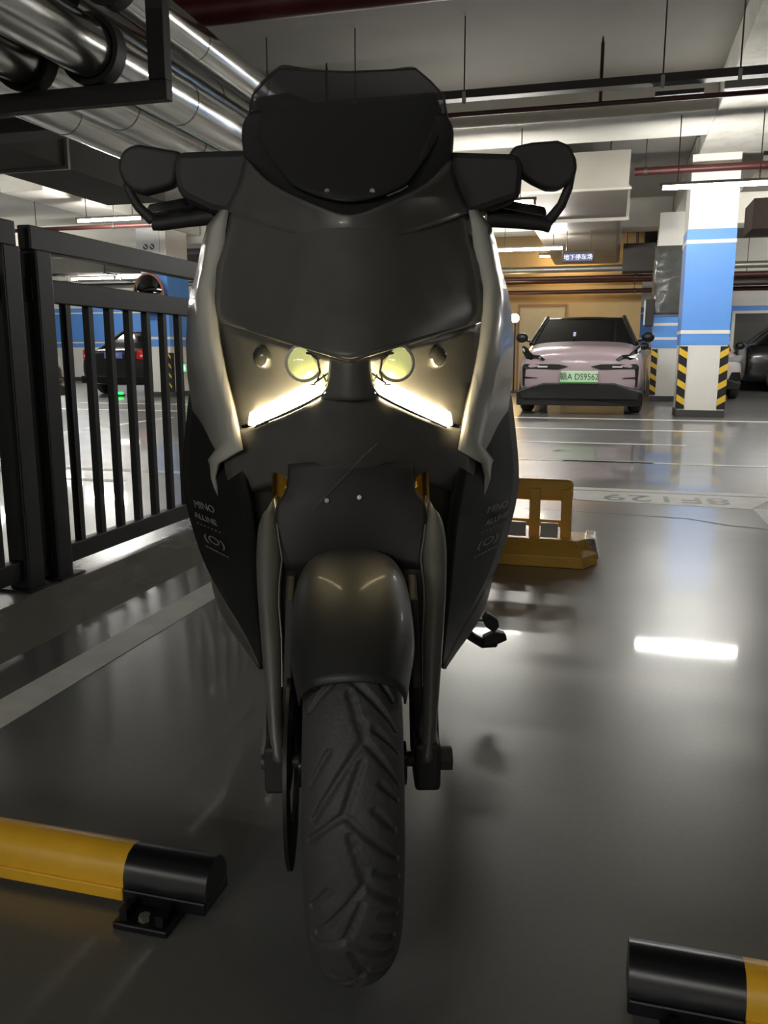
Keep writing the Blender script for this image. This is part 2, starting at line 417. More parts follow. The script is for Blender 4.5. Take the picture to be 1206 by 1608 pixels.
# cable tray
def tray(b0, b1, a, z, w, h, label, rods=(), rails=True):
    cb = (b0+b1)/2
    o = empty('cable_tray', gw(cb, a, z), GROT, label, 'cable tray')
    box('tray_bottom', M('tray_dark', (54, 50, 48), .55, metal=.3, var=.1), b0-cb, b1-cb, -w/2, w/2, 0, .006, o)
    for s in (-1, 1): box('tray_side', M('tray_dark', (54, 50, 48)), b0-cb, b1-cb, s*w/2-.004, s*w/2+.004, 0, h, o)
    for t in rods:
        tube('hanger_rod', rod_m, [(t-cb, -w/2-.012, -.03), (t-cb, -w/2-.012, CZ-z)], .007, o, 6)
        box('clip', steel_m, t-cb-.016, t-cb+.016, -w/2-.03, -w/2-.004, -.05, .05, o)
    return o
tray(-5.2, 7., 8.13, 3.17, .12, .07, 'dark cable tray hung across above the scooter screen', rods=(-3.36, -2.47, -1.43, .30, .92, 3.0))
tray(.25, .66, 8.33, 3.12, .10, .035, 'short steel conduit channel fixed to the tray at upper right')
gbox('conduit_channel', lamp_house, .80, 4.2, 8.0, 8.06, 3.06, 3.12).name = 'conduit_channel'
tag(bpy.data.objects['conduit_channel'], 'pale steel trunking at the right end of the dark tray', 'trunking')
# big rectangular duct right of the screen
du = empty('ventilation_duct', gw(-.66, 11.75, 3.0), GROT, 'large grey sheet metal air duct beside the right mirror', 'duct')
prism('near_panel', duct_m, [(-.76, 0, 0), (.75, 0, 0), (.76, 0, .46), (-.76, 0, .46)], (0, .02, 0), du)
prism('flange', M('flange', (186, 182, 172), .4, metal=.4), [(-.80, -.02, -.03), (.79, -.02, -.03), (.79, -.02, .0), (-.80, -.02, .0)], (0, .05, 0), du)
prism('duct_body', duct_m, [(-.76, .02, 0), (.75, .02, 0), (.75, .02, .46), (-.76, .02, .46)], (0, 2.4, 0), du, .01)
prism('flange', M('flange', (186, 182, 172)), [(-.82, 2.42, -.05), (.80, 2.42, -.05), (.80, 2.42, .48), (-.82, 2.42, .48)], (0, .06, 0), du)
prism('duct_far_body', duct_m, [(-.78, 2.5, -.02), (.70, 2.5, -.02), (.70, 2.5, .26), (-.78, 2.5, .26)], (0, 6.2, -.04), du, .08, bseg=4)
for s in (-.5, .5):
    for yy in (.5, 2.0): tube('hanger_rod', rod_m, [(s, yy, .4), (s, yy, CZ-3.0)], .008, du, 6)
sg = empty('hanging_sign', gw(-.66, 15.2, 2.44), GROT, 'small dark sign with pale lettering hung under the air duct', 'sign')
box('frame', M('sign_frame', (58, 54, 56), .4, var=.05), -.27, .27, -.03, .03, 0, .19, sg, bevel=.008)
box('panel', M('sign_panel', (74, 78, 120), .4, emit=(96, 100, 150), estr=.25), -.235, .235, -.038, -.028, .022, .135, sg)
text('lettering', M('sign_letter', (226, 226, 240), .4, emit=(226, 226, 240), estr=.6), '地下停车场', .098, sg, (0, -.042, .078), (R(90), 0, 0), .001)
for s in (-.2, .2): tube('hanger_rod', rod_m, [(s, 0, .18), (s, 0, .52)], .006, sg, 6)
# long dark duct on the left
ld = empty('ventilation_duct', gw(-6.35, 8.3, 2.9), GROT, 'long dark duct running away above the fence on the left', 'duct')
prism('duct_body', dduct_m, [(-.43, -4.2, 0), (.43, -4.2, 0), (.43, -4.2, .36), (-.43, -4.2, .36)], (0, 4.3, 0), ld, .012)
prism('duct_section', dduct_m, [(-.45, .14, -.02), (.45, .14, -.02), (.45, .14, .34), (-.45, .14, .34)], (0, 2.1, 0), ld, .012)
box('flange', steel_m, -.47, .47, .1, .14, -.03, .39, ld)
for s in (-.35, .35):
    for yy in (-2.5, 1.2): tube('hanger_rod', rod_m, [(s, yy, .33), (s, yy, CZ-2.9)], .008, ld, 6)
# more runs far left and far right under the ceiling
def gduct(b0, b1, a0, a1, z0, z1, label, m=dduct_m):
    cb, ca = (b0+b1)/2, (a0+a1)/2
    o = empty('ventilation_duct', gw(cb, ca, z0), GROT, label, 'duct')
    box('duct_body', m, b0-cb, b1-cb, a0-ca, a1-ca, 0, z1-z0, o, bevel=.01)
    L_ = b1-b0 if b1-b0 > a1-a0 else a1-a0
    for i in range(1, int(L_/1.5)):
        t = -L_/2+i*1.5
        if b1-b0 > a1-a0: box('flange', m, t-.015, t+.015, (a0-a1)/2-.025, (a1-a0)/2+.025, -.025, z1-z0+.02, o)
        else: box('flange', m, (b0-b1)/2-.025, (b1-b0)/2+.025, t-.015, t+.015, -.025, z1-z0+.02, o)
    for t in (-.4, .4):
        if b1-b0 > a1-a0: tube('hanger_rod', rod_m, [(t*L_, 0, z1-z0-.02), (t*L_, 0, CZ-z0)], .008, o, 6)
        else: tube('hanger_rod', rod_m, [(0, t*L_, z1-z0-.02), (0, t*L_, CZ-z0)], .008, o, 6)
    return o
gduct(-18., -7.6, 18.3, 18.8, 2.85, 3.2, 'dark duct crossing behind the left tube light')
gduct(-18., -5.95, 19.0, 19.5, 2.75, 3.1, 'pale duct crossing in front of the far blue wall', duct_m)
gpipe('water_pipe', dkred_m, -18., -4.5, 13.5, 3.1, .035, 'maroon pipe crossing beside the left tube light', rods=(-10.2, -8.6, -6.2))
gpipe('water_pipe', steel_m, -20., -5.9, 21.2, 2.8, .07, 'grey pipe below the ceiling near the far blue wall', rods=(-12., -8.))
gpipe('water_pipe', steel_m, -20., -5.9, 20.6, 2.95, .05, 'thinner grey pipe beside the one near the far blue wall', rods=(-12.2, -8.2))
gduct(-16., -4.2, 6.45, 6.75, 2.72, 2.84, 'dark service tray high on the left under the clad pipes', M('tray_dark', (54, 50, 48)))
for i, (a, z, r, m) in enumerate(((18.9, 2.5, .05, dkred_m), (19.2, 2.72, .07, steel_m), (20.3, 2.32, .05, dkred_m), (20.9, 2.62, .06, dkred_m))):
    gpipe('water_pipe', m, -5.4, 6., a, z, r, ['maroon pipe over the mauve car, nearest of the warm bay', 'grey pipe over the mauve car in the warm bay', 'lowest maroon pipe in the warm bay', 'rearmost maroon pipe in the warm bay'][i], rods=(-3.6, .4))
gduct(1.95, 9., 14.2, 15.1, 2.75, 3.2, 'dark brown duct right of the blue and white column', M('brown_duct', (78, 66, 60), .6, var=.1))
gduct(1.0+.95, 9., 19.3, 19.9, 2.35, 2.6, 'low brown duct over the dark car on the right', M('brown_duct', (78, 66, 60)))
gduct(.10, .85, 18.2, 18.75, 2.55, 3.1, 'dark duct stub beside the wrapped column', dduct_m)
# clad pipes on their hanger, upper left
hg = empty('pipe_hanger', gw(-3.45, 4.33, 2.2), GROT, 'black steel frame carrying the clad pipes at upper left', 'pipe hanger')
hm = M('hanger_black', (34, 33, 32), .6, metal=.2, var=.15)
box('cross_bar', hm, -1.4, 1.075, -.035, .035, 0, .10, hg, bevel=.004)
for x in (-1.35, 1.025): box('upright', hm, x-.05, x+.05, -.04, .04, .10, CZ-2.2, hg, bevel=.004)
PIPES = [(-2.83, 2.485, .15, 'lowest right of the clad pipes'), (-3.26, 2.485, .15, 'lowest left of the clad pipes'), (-2.70, 2.83, .115, 'upper right of the clad pipes'), (-3.05, 2.80, .10, 'upper middle of the clad pipes'), (-3.70, 2.485, .15, 'leftmost of the clad pipes')]
for b, z, r, lb in PIPES:
    o = empty('clad_pipe', gw(b, 7.0, z), GROT, 'shiny aluminium clad pipe on the black hanger, ' + lb, 'pipe', 'aluminium clad pipes')
    a0 = -5.5
    while a0 < 7.0:
        a1 = min(a0+.95, 7.)
        tube('cladding_sleeve', alu_m, [(0, a0, 0), (0, a1-.03, 0), (0, a1-.03, 0), (0, a1, 0)], [r, r, r+.004, r+.004], o, 28)
        a0 = a1
    lathe('saddle_clamp', hm, [(r+.005, -.045), (r+.034, -.045), (r+.034, .045), (r+.005, .045)], hg, 'y', 28, (b+3.45, 0, z-2.2), True)
# ------------------------------------------------------------------ iron fence
def fence(b, a0, a1, posts, bals, label):
    o = empty('iron_fence', gw(b, a0, .05), GROT, label, 'fence')
    L_ = a1-a0
    for z0, z1, w_ in ((1.145, 1.225, .05), (.975, 1.055, .04), (.035, .105, .04)):
        box('rail', iron_m, -w_/2, w_/2, 0, L_, z0, z1, o, bevel=.004)
    for p in posts:
        box('post', iron_m, -.04, .04, p-a0-.04, p-a0+.04, 0, 1.145, o, bevel=.004)
        box('base_plate', iron_m, -.07, .07, p-a0-.07, p-a0+.07, -.002, .008, o)
    me = None
    for t in bals:
        if me is None:
            q = box('baluster', iron_m, -.014, .014, -.014, .014, .105, .975, o); me = q.data
        else: q = link('baluster', me, None, o)
        q.location = (0, t-a0, 0)
    return o
fence(-1.93, 2.485, 7.0, (2.53, 4.95), [2.68+.1365*i for i in range(16)]+[5.09+.1365*i for i in range(14)], 'black iron fence panel running back behind the scooter')
fence(-1.93, -1.0, 2.415, (-.6, 2.37), [2.235-.1365*i for i in range(20)], 'black iron fence panel nearest the viewer at the left edge')
# ------------------------------------------------------------------ wheel stops
def wheel_stop(b0, b1, a, label, yellow_mid=True):
    cb = (b0+b1)/2; h = (b1-b0)/2
    o = empty('wheel_stop', gw(cb, a, 0), GROT, label, 'wheel stop', 'striped tube wheel stops')
    bk = M('stop_black', (22, 23, 28), .3, var=.15, scale=10)
    # half round tube over a flat flange
    prof = [(-.036, .034), (-.036, .05), (-.030, .068), (-.018, .081), (0, .086), (.018, .081), (.030, .068), (.036, .05), (.036, .034)]
    segs = [(-h, -h+.14, bk), (-h+.14, h-.14, yel_m), (h-.14, h, bk)]
    for x0, x1, m in segs:
        q = prism('tube_segment', m, [(x0, y, z) for y, z in prof], (x1-x0, 0, 0), o)
        shade(q, 40)
        box('flange_segment', m, x0, x1, -.040, .040, .012, .034, o, bevel=.003)
    for s in (-1, 1):
        box('foot', bk, s*(h-.085)-.045, s*(h-.085)+.045, -.085, .06, 0, .012, o, bevel=.003)
        for t in (-.03, .03): box('foot_web', bk, s*(h-.085)+t-.006, s*(h-.085)+t+.006, -.078, -.05, .012, .03, o)
        tube('bolt', steel_m, [(s*(h-.085), -.068, .012), (s*(h-.085), -.068, .02)], .009, o, 6)
    return o
wheel_stop(-1.15, -.55, 1.04, 'yellow and black wheel stop at lower left')
wheel_stop(.058, .655, 1.012, 'yellow and black wheel stop at the lower right corner')
# ------------------------------------------------------------------ yellow barrier behind the scooter
yb_m = M('barrier_yellow', (246, 194, 84), .4, var=.12, scale=9)
yb = empty('parking_barrier', gw(-.42, 3.42, 0), GROT, 'low yellow steel parking barrier behind the scooter', 'barrier')
bm = bmesh.new()
lo = [bm.verts.new(p) for p in ((-.34, -.10, 0), (.345, -.10, 0), (.40, .0, 0), (.40, .2, 0), (-.34, .2, 0))]
mi = [bm.verts.new(p) for p in ((-.34, -.10, .045), (.34, -.10, .045), (.395, .0, .045), (.395, .2, .045), (-.34, .2, .045))]
up = [bm.verts.new(p) for p in ((-.32, -.03, .10), (.31, -.03, .10), (.345, .02, .10), (.345, .16, .10), (-.32, .16, .10))]
for A_, B_ in ((lo, mi), (mi, up)):
    for i in range(5): bm.faces.new((A_[i], A_[(i+1) % 5], B_[(i+1) % 5], B_[i]))
bm.faces.new(lo); bm.faces.new(up)
fin('base', bm, yb_m, yb, bevel=.004)
prism('end_tape', M('foil_tape', (196, 190, 176), .2, metal=.8, var=.2, bump=.6, bscale=30), [(.365, .0, .02), (.404, .01, .02), (.404, .17, .02), (.365, .19, .02)], (-.02, 0, .084), yb, .004)
wl = M('barrier_white', (206, 204, 200), .35, var=.08, scale=20)
for i, x in enumerate((-.26, .0, .135, .265)):
    box('upright', yb_m, x-.022, x+.022, .03, .06, .09, .30, yb, bevel=.003)
box('top_bar', yb_m, -.30, .2875, .06, .11, .245, .335, yb, bevel=.02)
box('middle_bar', yb_m, -.28, .28, .062, .08, .135, .165, yb, bevel=.002)
for x0, x1 in ((-.22, -.03), (.03, .105), (.165, .235)):
    box('reflective_sticker', wl, x0, x1, -.012, .0, .105, .165, yb)
# ------------------------------------------------------------------ things on the left column and wall
nb = empty('notice_board', gw(-9.4, 15.98, 2.84), GROT, 'white notice board with two round symbols on the left column', 'notice board')
box('panel', M('notice_white', (236, 236, 238), .4), -.27, .25, -.02, .0, 0, .62, nb)
dk = M('notice_print', (96, 98, 100), .5)
for x in (-.06, .09):
    lathe('round_symbol', dk, [(.0, -.024), (.06, -.024), (.06, -.018), (0, -.018)], nb, 'y', 20, (x, 0, .235))
    prism('symbol_cut', M('notice_white', (236, 236, 238)), [(x-.05, -.026, .265), (x-.035, -.026, .285), (x+.03, -.026, .22), (x+.015, -.026, .20)], (0, .004, 0), nb)
text('small_print', dk, '请减速慢行', .04, nb, (0, -.022, .12), (R(90), 0, 0))
text('small_print', dk, '- - - -', .04, nb, (0, -.022, .06), (R(90), 0, 0))
cm = empty('convex_mirror', gw(-9.28, 15.93, 2.12), GROT-R(12), 'round convex traffic mirror on the left column', 'mirror')
lathe('mirror_dome', M('mirror_glass', (70, 72, 74), .05, metal=1.), [(0, -.17), (.12, -.155), (.24, -.12), (.34, -.07), (.385, -.03)], cm, 'y', 36, (0, -.16, 0))
lathe('mirror_rim', M('rim_orange', (150, 92, 70), .45, var=.1), [(.375, -.05), (.405, -.045), (.415, -.02), (.40, .0), (.37, -.01)], cm, 'y', 36, (0, -.16, 0), True)
lathe('mirror_back', black_m, [(.39, -.02), (.25, .03), (.05, .05), (0, .05)], cm, 'y', 24, (0, -.16, 0))
box('bracket', black_m, -.03, .03, -.12, .06, -.04, .04, cm)
ex = empty('exit_sign', gw(-8.985, 16.35, .50), GROT+R(90), 'small lit green sign low on the left column', 'sign')
grn = M('green_glow', (40, 220, 90), .4, emit=(40, 235, 95), estr=1.6)
box('box', black_m, -.17, .17, -.03, .0, 0, .2, ex)
box('lit_panel', grn, -.155, .155, -.036, -.03, .015, .185, ex)
man = M('pictogram', (225, 255, 230), .4, emit=(225, 255, 230), estr=1.2)
box('arrow', man, -.13, -.03, -.04, -.036, .085, .115, ex)
prism('figure', man, [(.02, -.04, .04), (.05, -.04, .04), (.07, -.04, .09), (.10, -.04, .05), (.12, -.04, .07), (.09, -.04, .14), (.05, -.04, .16), (.03, -.04, .11)], (0, .004, 0), ex)
gl = empty('green_reflection', gw(-10.35, 16.05, 0), GROT, 'made-up glowing box for the green reflection behind the dark sedan', 'light')  # glowing box added in place of a green reflection on the floor
box('case', black_m, -.12, .12, -.05, .05, 0, .03, gl); box('lens', grn, -.1, .1, -.04, .04, .03, .085, gl, bevel=.015)
cab = empty('wall_cabinet', gw(.60, 16.82, 1.40), GROT, 'small white and black box on the wrapped column', 'cabinet')
box('case', black_m, -.05, .10, -.12, .06, 0, .50, cab, bevel=.01); box('door', M('notice_white', (236, 236, 238)), -.075, -.05, -.10, .05, .03, .47, cab)
# warm lamp
warm = M('warm_lamp', (255, 220, 150), .4, emit=(255, 214, 140), estr=90.)
wlmp = empty('flood_lamp', gw(-2.25, 19.9, 1.72), GROT, 'glaring warm lamp beside the roof of the mauve car', 'lamp')
lathe('lens', warm, [(0, -.09), (.06, -.08), (.09, -.045), (.10, 0)], wlmp, 'y', 20)
lathe('housing', black_m, [(.10, 0), (.11, .01), (.08, .1), (0, .12)], wlmp, 'y', 20)
box('stand_foot', black_m, -.2, .2, -.1, .3, -1.72, -1.69, wlmp)
tube('stand', black_m, [(0, .1, -1.7), (0, .1, 0)], .02, wlmp, 8)
warm2 = M('warm_tube', (255, 220, 160), .4, emit=(255, 214, 150), estr=40.)
for i, (b, a) in enumerate(((-4.4, 20.6), (-1.2, 20.9), )):
    o = empty('ceiling_light', gw(b, a, 3.2), GROT, ['warm tube light hidden behind the scooter in the warm bay', 'warm tube light above the mauve car'][i], 'light', 'warm tube lights')
    box('housing', lamp_house, -.63, .63, -.05, .05, .022, .07, o); tube('tube', warm2, [(-.6, 0, 0), (.6, 0, 0)], .02, o, 8)
    for s in (-.4, .4): tube('hanger_rod', rod_m, [(s, 0, .06), (s, 0, CZ-3.2)], .006, o, 6)
dr = tag(empty('door_1', gw(-1.75, 21.48, 0), GROT), 'pale door in the cream wall behind the mauve car', 'door', kind='structure')
box('leaf', M('door_cream', (200, 184, 146), .6, var=.05), -.55, .55, -.03, .0, .01, 2.05, dr)
for x in (-.6, .55): box('door_frame', M('door_frame', (150, 116, 76), .6), x, x+.05, -.05, 0, 0, 2.1, dr)
box('door_frame', M('door_frame', (150, 116, 76)), -.6, .6, -.05, 0, 2.05, 2.12, dr)
dr2 = tag(empty('door_2', gw(2.95+1.2, 23.97, 0), GROT), 'dark garage doorway in the blue wall at right', 'door', kind='structure')
box('leaf', M('door_dark', (52, 52, 50), .5, var=.1), -1.1, 2.6, -.03, 0, .01, 1.95, dr2)
box('door_frame', wall_w, -1.18, -1.1, -.05, 0, 0, 2.0, dr2); box('door_frame', wall_w, -1.18, 2.6, -.05, 0, 1.95, 2.02, dr2)
# ------------------------------------------------------------------ cars
glass_m = M('car_glass', (14, 15, 16), .06, spec=.8)
car_blk = M('car_black_plastic', (20, 20, 21), .4, var=.1)
def car(name, label, b, a, W, L_, H, paint_m, facing, belt=.98, hood=.90, nose=.72, roofm=None, ws=(1.0, 1.75), rw=(.55, .25), clear=.20, hoodlen=1.05, rot=0.):
    """facing=1: front toward the viewer (-y).  Local y=0 is the near end."""
    o = empty(name, gw(b, a, 0), GROT+rot, label, 'car')
    S = []   # stations along the car measured from the FRONT end
    hw = W/2
    def sec(y, k, zb, zt, kt):
        return [(0, y, zb), (hw*k*.80, y, zb), (hw*k*.97, y, zb+.10), (hw*k, y, zb+(zt-zb)*.45), (hw*k*.985, y, zb+(zt-zb)*.72), (hw*kt, y, zt-.03), (hw*kt*.6, y, zt), (0, y, zt+.012)]
    st = [(0.0, .86, clear+.12, nose-.06, .70), (.05, .93, clear+.06, nose, .76), (.25, .985, clear, nose+.07, .84), (.6, 1.0, clear, hood-.04, .88), (hoodlen, 1.0, clear, hood+.02, .90),
          (1.5, 1.0, clear, belt, .92), (L_*.5, 1.0, clear, belt, .93), (L_-1.1, 1.0, clear, belt+.03, .92), (L_-.45, 1.0, clear, belt+.05, .88), (L_-.08, .96, clear+.02, belt+.02, .82), (L_, .90, clear+.10, belt-.06, .76)]
    rows = []
    for q in st:
        h = sec(*q)
        full = [(-x, y, z) for x, y, z in reversed(h[1:-1])]
        ring = [h[0]] + h[1:-1] + [h[-1]] + [(-x, y, z) for x, y, z in reversed(h[1:-1])]
        if facing < 0: ring = [(x, L_-y, z) for x, y, z in ring]
        rows.append(ring)
    bm = bmesh.new()
    Vv = [[bm.verts.new(p) for p in r] for r in rows]
    for i in range(len(Vv)-1):
        m_ = len(Vv[i])
        for j in range(m_): bm.faces.new((Vv[i][j], Vv[i][(j+1) % m_], Vv[i+1][(j+1) % m_], Vv[i+1][j]))
    bm.faces.new(Vv[0]); bm.faces.new(Vv[-1])
    body = fin('body', bm, paint_m, o, smooth=True)
    s = body.modifiers.new('sub', 'SUBSURF'); s.levels = 2; s.render_levels = 2
    # greenhouse
    def Y(y): return y if facing > 0 else L_-y
    g0, g1 = ws; r1, r0 = L_-rw[0]-.35, L_-rw[1]
    hb, ht = hw*.87, hw*.66
    zb = belt-.03
    gv = [(-hb, g0, zb-.06), (hb, g0, zb-.06), (hb*1.03, r0, zb), (-hb*1.03, r0, zb), (-ht, g1, H-.035), (ht, g1, H-.035), (ht*.98, r1, H-.06), (-ht*.98, r1, H-.06)]
    bm = bmesh.new(); v = [bm.verts.new((x, Y(y), z)) for x, y, z in gv]
    for q in ((0, 1, 5, 4), (1, 2, 6, 5), (2, 3, 7, 6), (3, 0, 4, 7), (4, 5, 6, 7), (0, 3, 2, 1)): bm.faces.new([v[i] for i in q])
    fin('window_glass', bm, glass_m, o, bevel=.03)
    rm = roofm or paint_m
    rows = []
    for i in range(7):
        t = i/6; y = g1-.04+(r1+.06-g1)*t; zc = H-.045+.05*math.sin(math.pi*min(1, t*1.15+.08))
        rows.append([(ht*1.03*u, Y(y), zc-.035*u*u-.012) for u in (-1, -.6, 0, .6, 1)])
    grid('roof', rm, rows, o, thick=.03, sub=1)
    for sx in (-1, 1):
        for (A_, B_) in (((hb, g0, zb-.04), (ht, g1, H-.03)), ((hb*1.03, r0, zb), (ht*.98, r1, H-.05))):
            tube('pillar', rm, [(sx*A_[0], Y(A_[1]), A_[2]), (sx*B_[0], Y(B_[1]), B_[2])], .035, o, 8)
    # wheels
    for sx in (-1, 1):
        for yy in (.82, L_-.85):
            wv = lathe('wheel', rubber_m, [(0, .0), (.22, .0), (.30, .01), (.34, .04), (.34, .18), (.30, .21), (.0, .21)], o, 'x', 28, (sx*(hw-.21)+(0 if sx > 0 else -.21) + (0), Y(yy), .34))
            lathe('rim', steel_m, [(0, 0), (.20, 0), (.215, .006), (.20, .012), (0, .012)], wv, 'x', 20, (sx*(hw+.001)+(0 if sx > 0 else -.012), Y(yy), .34))
    # lower bumper
    prism('lower_bumper', car_blk, [(-hw*.92, Y(-.015), clear), (hw*.92, Y(-.015), clear), (hw*.95, Y(-.015), clear+.13), (hw*.55, Y(-.03), clear+.24), (-hw*.55, Y(-.03), clear+.24), (-hw*.95, Y(-.015), clear+.13)], (0, .35*facing, 0), o, .02)
    # mirrors
    for sx in (-1, 1):
        bm = bmesh.new(); bmesh.ops.create_uvsphere(bm, u_segments=14, v_segments=8, radius=1)
        for vv in bm.verts: vv.co = Vector((sx*(hw+.06)+vv.co.x*.10, Y(ws[0]+.32)+vv.co.y*.06, belt+.04+vv.co.z*.08))
        mo = fin('mirror_housing', bm, car_blk, o, smooth=True)
        tube('mirror_arm', car_blk, [(sx*hw*.90, Y(ws[0]+.34), belt-.02), (sx*(hw+.02), Y(ws[0]+.33), belt+.01)], .02, mo, 8)
    return o
def mirror_pts(pts): return [(-x, y, z) for x, y, z in pts][::-1]
# mauve electric car
mauve = M('mauve_paint', (170, 152, 158), .28, var=.03, coat=.6)
mc = car('car', 'mauve electric car with a green number plate facing the viewer', -.46, 12.55, 1.84, 4.4, 1.50, mauve, 1, belt=1.10, hood=1.05, nose=.93, roofm=M('roof_black', (16, 16, 17), .2), ws=(1.0, 1.7), clear=.22)
hl = M('headlamp_dark', (22, 22, 24), .15); led = M('drl_off', (220, 220, 225), .2)
for sx in (-1, 1):
    P_ = lambda pts: [(sx*x, y, z) for x, y, z in pts]
    h_ = prism('headlight', hl, P_([(.50, -.01, .80), (.58, -.01, .86), (.68, .02, .87), (.82, .10, 1.0), (.86, .16, .99), (.84, .12, .90), (.78, .06, .81), (.70, .02, .79), (.66, -.005, .83), (.60, -.01, .82), (.53, -.01, .775)]), (0, .16, 0), mc, .004)
    prism('led_spot', led, P_([(.80, .065, .94), (.84, .11, .97), (.84, .11, .93), (.80, .065, .90)]), (0, -.012, 0), h_)
    s_ = prism('bumper_slot', car_blk, P_([(.16, -.012, .70), (.30, -.012, .73), (.80, .025, .735), (.83, .03, .70), (.82, .03, .42), (.795, .025, .40), (.775, .02, .66), (.30, -.012, .655)]), (0, .12, 0), mc, .004)
    prism('slot_light', led, P_([(.46, -.018, .685), (.60, -.018, .685), (.60, -.018, .705), (.46, -.018, .705)]), (0, .01, 0), s_)
    prism('bumper_fin', car_blk, P_([(.60, -.01, .535), (.79, .02, .55), (.79, .02, .525)]), (0, .06, 0), mc)
prism('grille_lower', car_blk, [(-.90, .02, .13), (.90, .02, .13), (.91, .02, .32), (.78, -.01, .34), (.58, -.025, .43), (-.58, -.025, .43), (-.78, -.01, .34), (-.91, .02, .32)], (0, .18, 0), mc, .01)
pl = box('number_plate', M('plate_green', (204, 234, 200), .35, var=.03), -.265, .265, -.035, -.015, .465, .635, mc, bevel=.006)
pg = M('plate_ink', (26, 74, 44), .4)
text('plate_lettering', pg, '赣A DS9562', .125, pl, (0, -.037, .548), (R(90), 0, 0), .0015, sx=.86)
box('plate_rim', M('plate_dark_green', (66, 140, 78), .4), -.265, .265, -.038, -.015, .455, .478, pl)
stk = box('windscreen_sticker', M('sticker', (200, 205, 250), .4), -.04, .0, 0, .006, 0, .13, mc)
stk.location = (-.12, 1.10, 1.16); stk.rotation_euler = (R(-60), 0, 0)
# dark sedan seen from behind
sed = M('sedan_paint', (44, 43, 42), .25, var=.03, coat=.6)
sd = car('car', 'dark grey sedan seen from behind through the fence', -10.58, 16.3, 1.80, 4.6, 1.46, sed, -1, belt=.98, hood=.92, nose=.74, ws=(1.15, 1.95), rw=(1.0, .55))
tl = M('tail_red', (190, 30, 34), .2, emit=(190, 30, 34), estr=.12)
for sx in (-1, 1):
    P_ = lambda pts: [(sx*x, y, z) for x, y, z in pts]
    t_ = prism('tail_light', tl, P_([(.55, -.012, .80), (.60, -.012, .98), (.78, .03, 1.0), (.84, .10, .96), (.86, .12, .80), (.78, .03, .77)]), (0, .15, 0), sd, .006)
    prism('lamp_lens', led, P_([(.66, -.016, .83), (.76, .012, .84), (.76, .012, .88), (.66, -.016, .88)]), (0, .008, 0), t_)
p2 = box('number_plate', M('plate_blue', (120, 130, 205), .35, var=.05), -.22, .22, -.03, -.01, .80, .94, sd)
text('plate_lettering', M('plate_white', (226, 228, 240), .4), 'A·58F31', .10, p2, (0, -.032, .87), (R(90), 0, 0), .001, sx=.9)
box('rear_bumper', car_blk, -.84, .84, -.03, .1, .26, .42, sd, bevel=.02); box('trunk_trim', chrome_m, -.5, .5, -.022, 0, .95, .975, sd)
# black car at far left
bk_p = M('black_paint', (20, 20, 22), .2, coat=.8)
bc = car('car', 'black car at the left edge behind the fence posts', -8.85, 11.35, 1.82, 4.4, 1.5, bk_p, 1, belt=1.0, hood=.95, nose=.80, rot=R(90))
for sx in (-1, 1):
    P_ = lambda pts: [(sx*x, y, z) for x, y, z in pts]
    h_ = prism('headlight', M('headlamp_clear', (190, 192, 196), .12, metal=.4), P_([(.58, -.01, .68), (.60, -.01, .78), (.82, .08, .84), (.86, .13, .78), (.80, .05, .66)]), (0, .15, 0), bc, .006)
    prism('fog_trim', chrome_m, P_([(.55, -.02, .44), (.80, .02, .45), (.80, .02, .49), (.55, -.02, .48)]), (0, .05, 0), bc)
box('grille', chrome_m, -.48, .48, -.02, .05, .56, .74, bc, bevel=.02)
for i in range(4): box('grille_slat', car_blk, -.45, .45, -.026, -.015, .575+i*.04, .60+i*.04, bc)
# white car half hidden by the column
wh_p = M('white_pearl', (206, 196, 194), .25, coat=.6, var=.02)
wc = car('car', 'pale car half hidden behind the blue and white column', 1.60, 17.65, 1.80, 3.9, 1.55, wh_p, 1, belt=1.02, hood=.99, nose=.86)
for sx in (-1, 1):
    P_ = lambda pts: [(sx*x, y, z) for x, y, z in pts]
    h_ = prism('headlight', M('headlamp_clear', (190, 192, 196)), P_([(.52, -.01, .74), (.56, -.01, .82), (.84, .09, .88), (.88, .14, .82), (.80, .05, .74)]), (0, .15, 0), wc, .006)
    prism('air_intake', car_blk, P_([(.60, -.02, .38), (.66, -.02, .54), (.82, .03, .54), (.84, .05, .40), (.78, .02, .34)]), (0, .1, 0), wc, .01)
box('grille', car_blk, -.45, .45, -.02, .05, .50, .74, wc, bevel=.03)
for i in range(3): box('grille_slat', chrome_m, -.43, .43, -.026, -.016, .54+i*.065, .555+i*.065, wc)
# dark van at the right edge
dv = car('car', 'dark tall car parked sideways at the right edge beyond the column', 7.9, 22.9, 1.86, 4.8, 1.75, M('charcoal_paint', (34, 35, 37), .25, coat=.6, var=.03), 1, belt=1.15, hood=1.08, nose=.95, rot=R(90))
for sx in (-1, 1):
    prism('headlight', hl, [(sx*x, y, z) for x, y, z in [(.58, -.01, .78), (.60, -.01, .88), (.86, .08, .94), (.90, .13, .88), (.82, .05, .76)]], (0, .15, 0), dv, .006)
box('grille', car_blk, -.5, .5, -.02, .05, .5, .82, dv, bevel=.03)
for i in range(3): box('grille_slat', dduct_m, -.48, .48, -.026, -.016, .56+i*.08, .575+i*.08, dv)
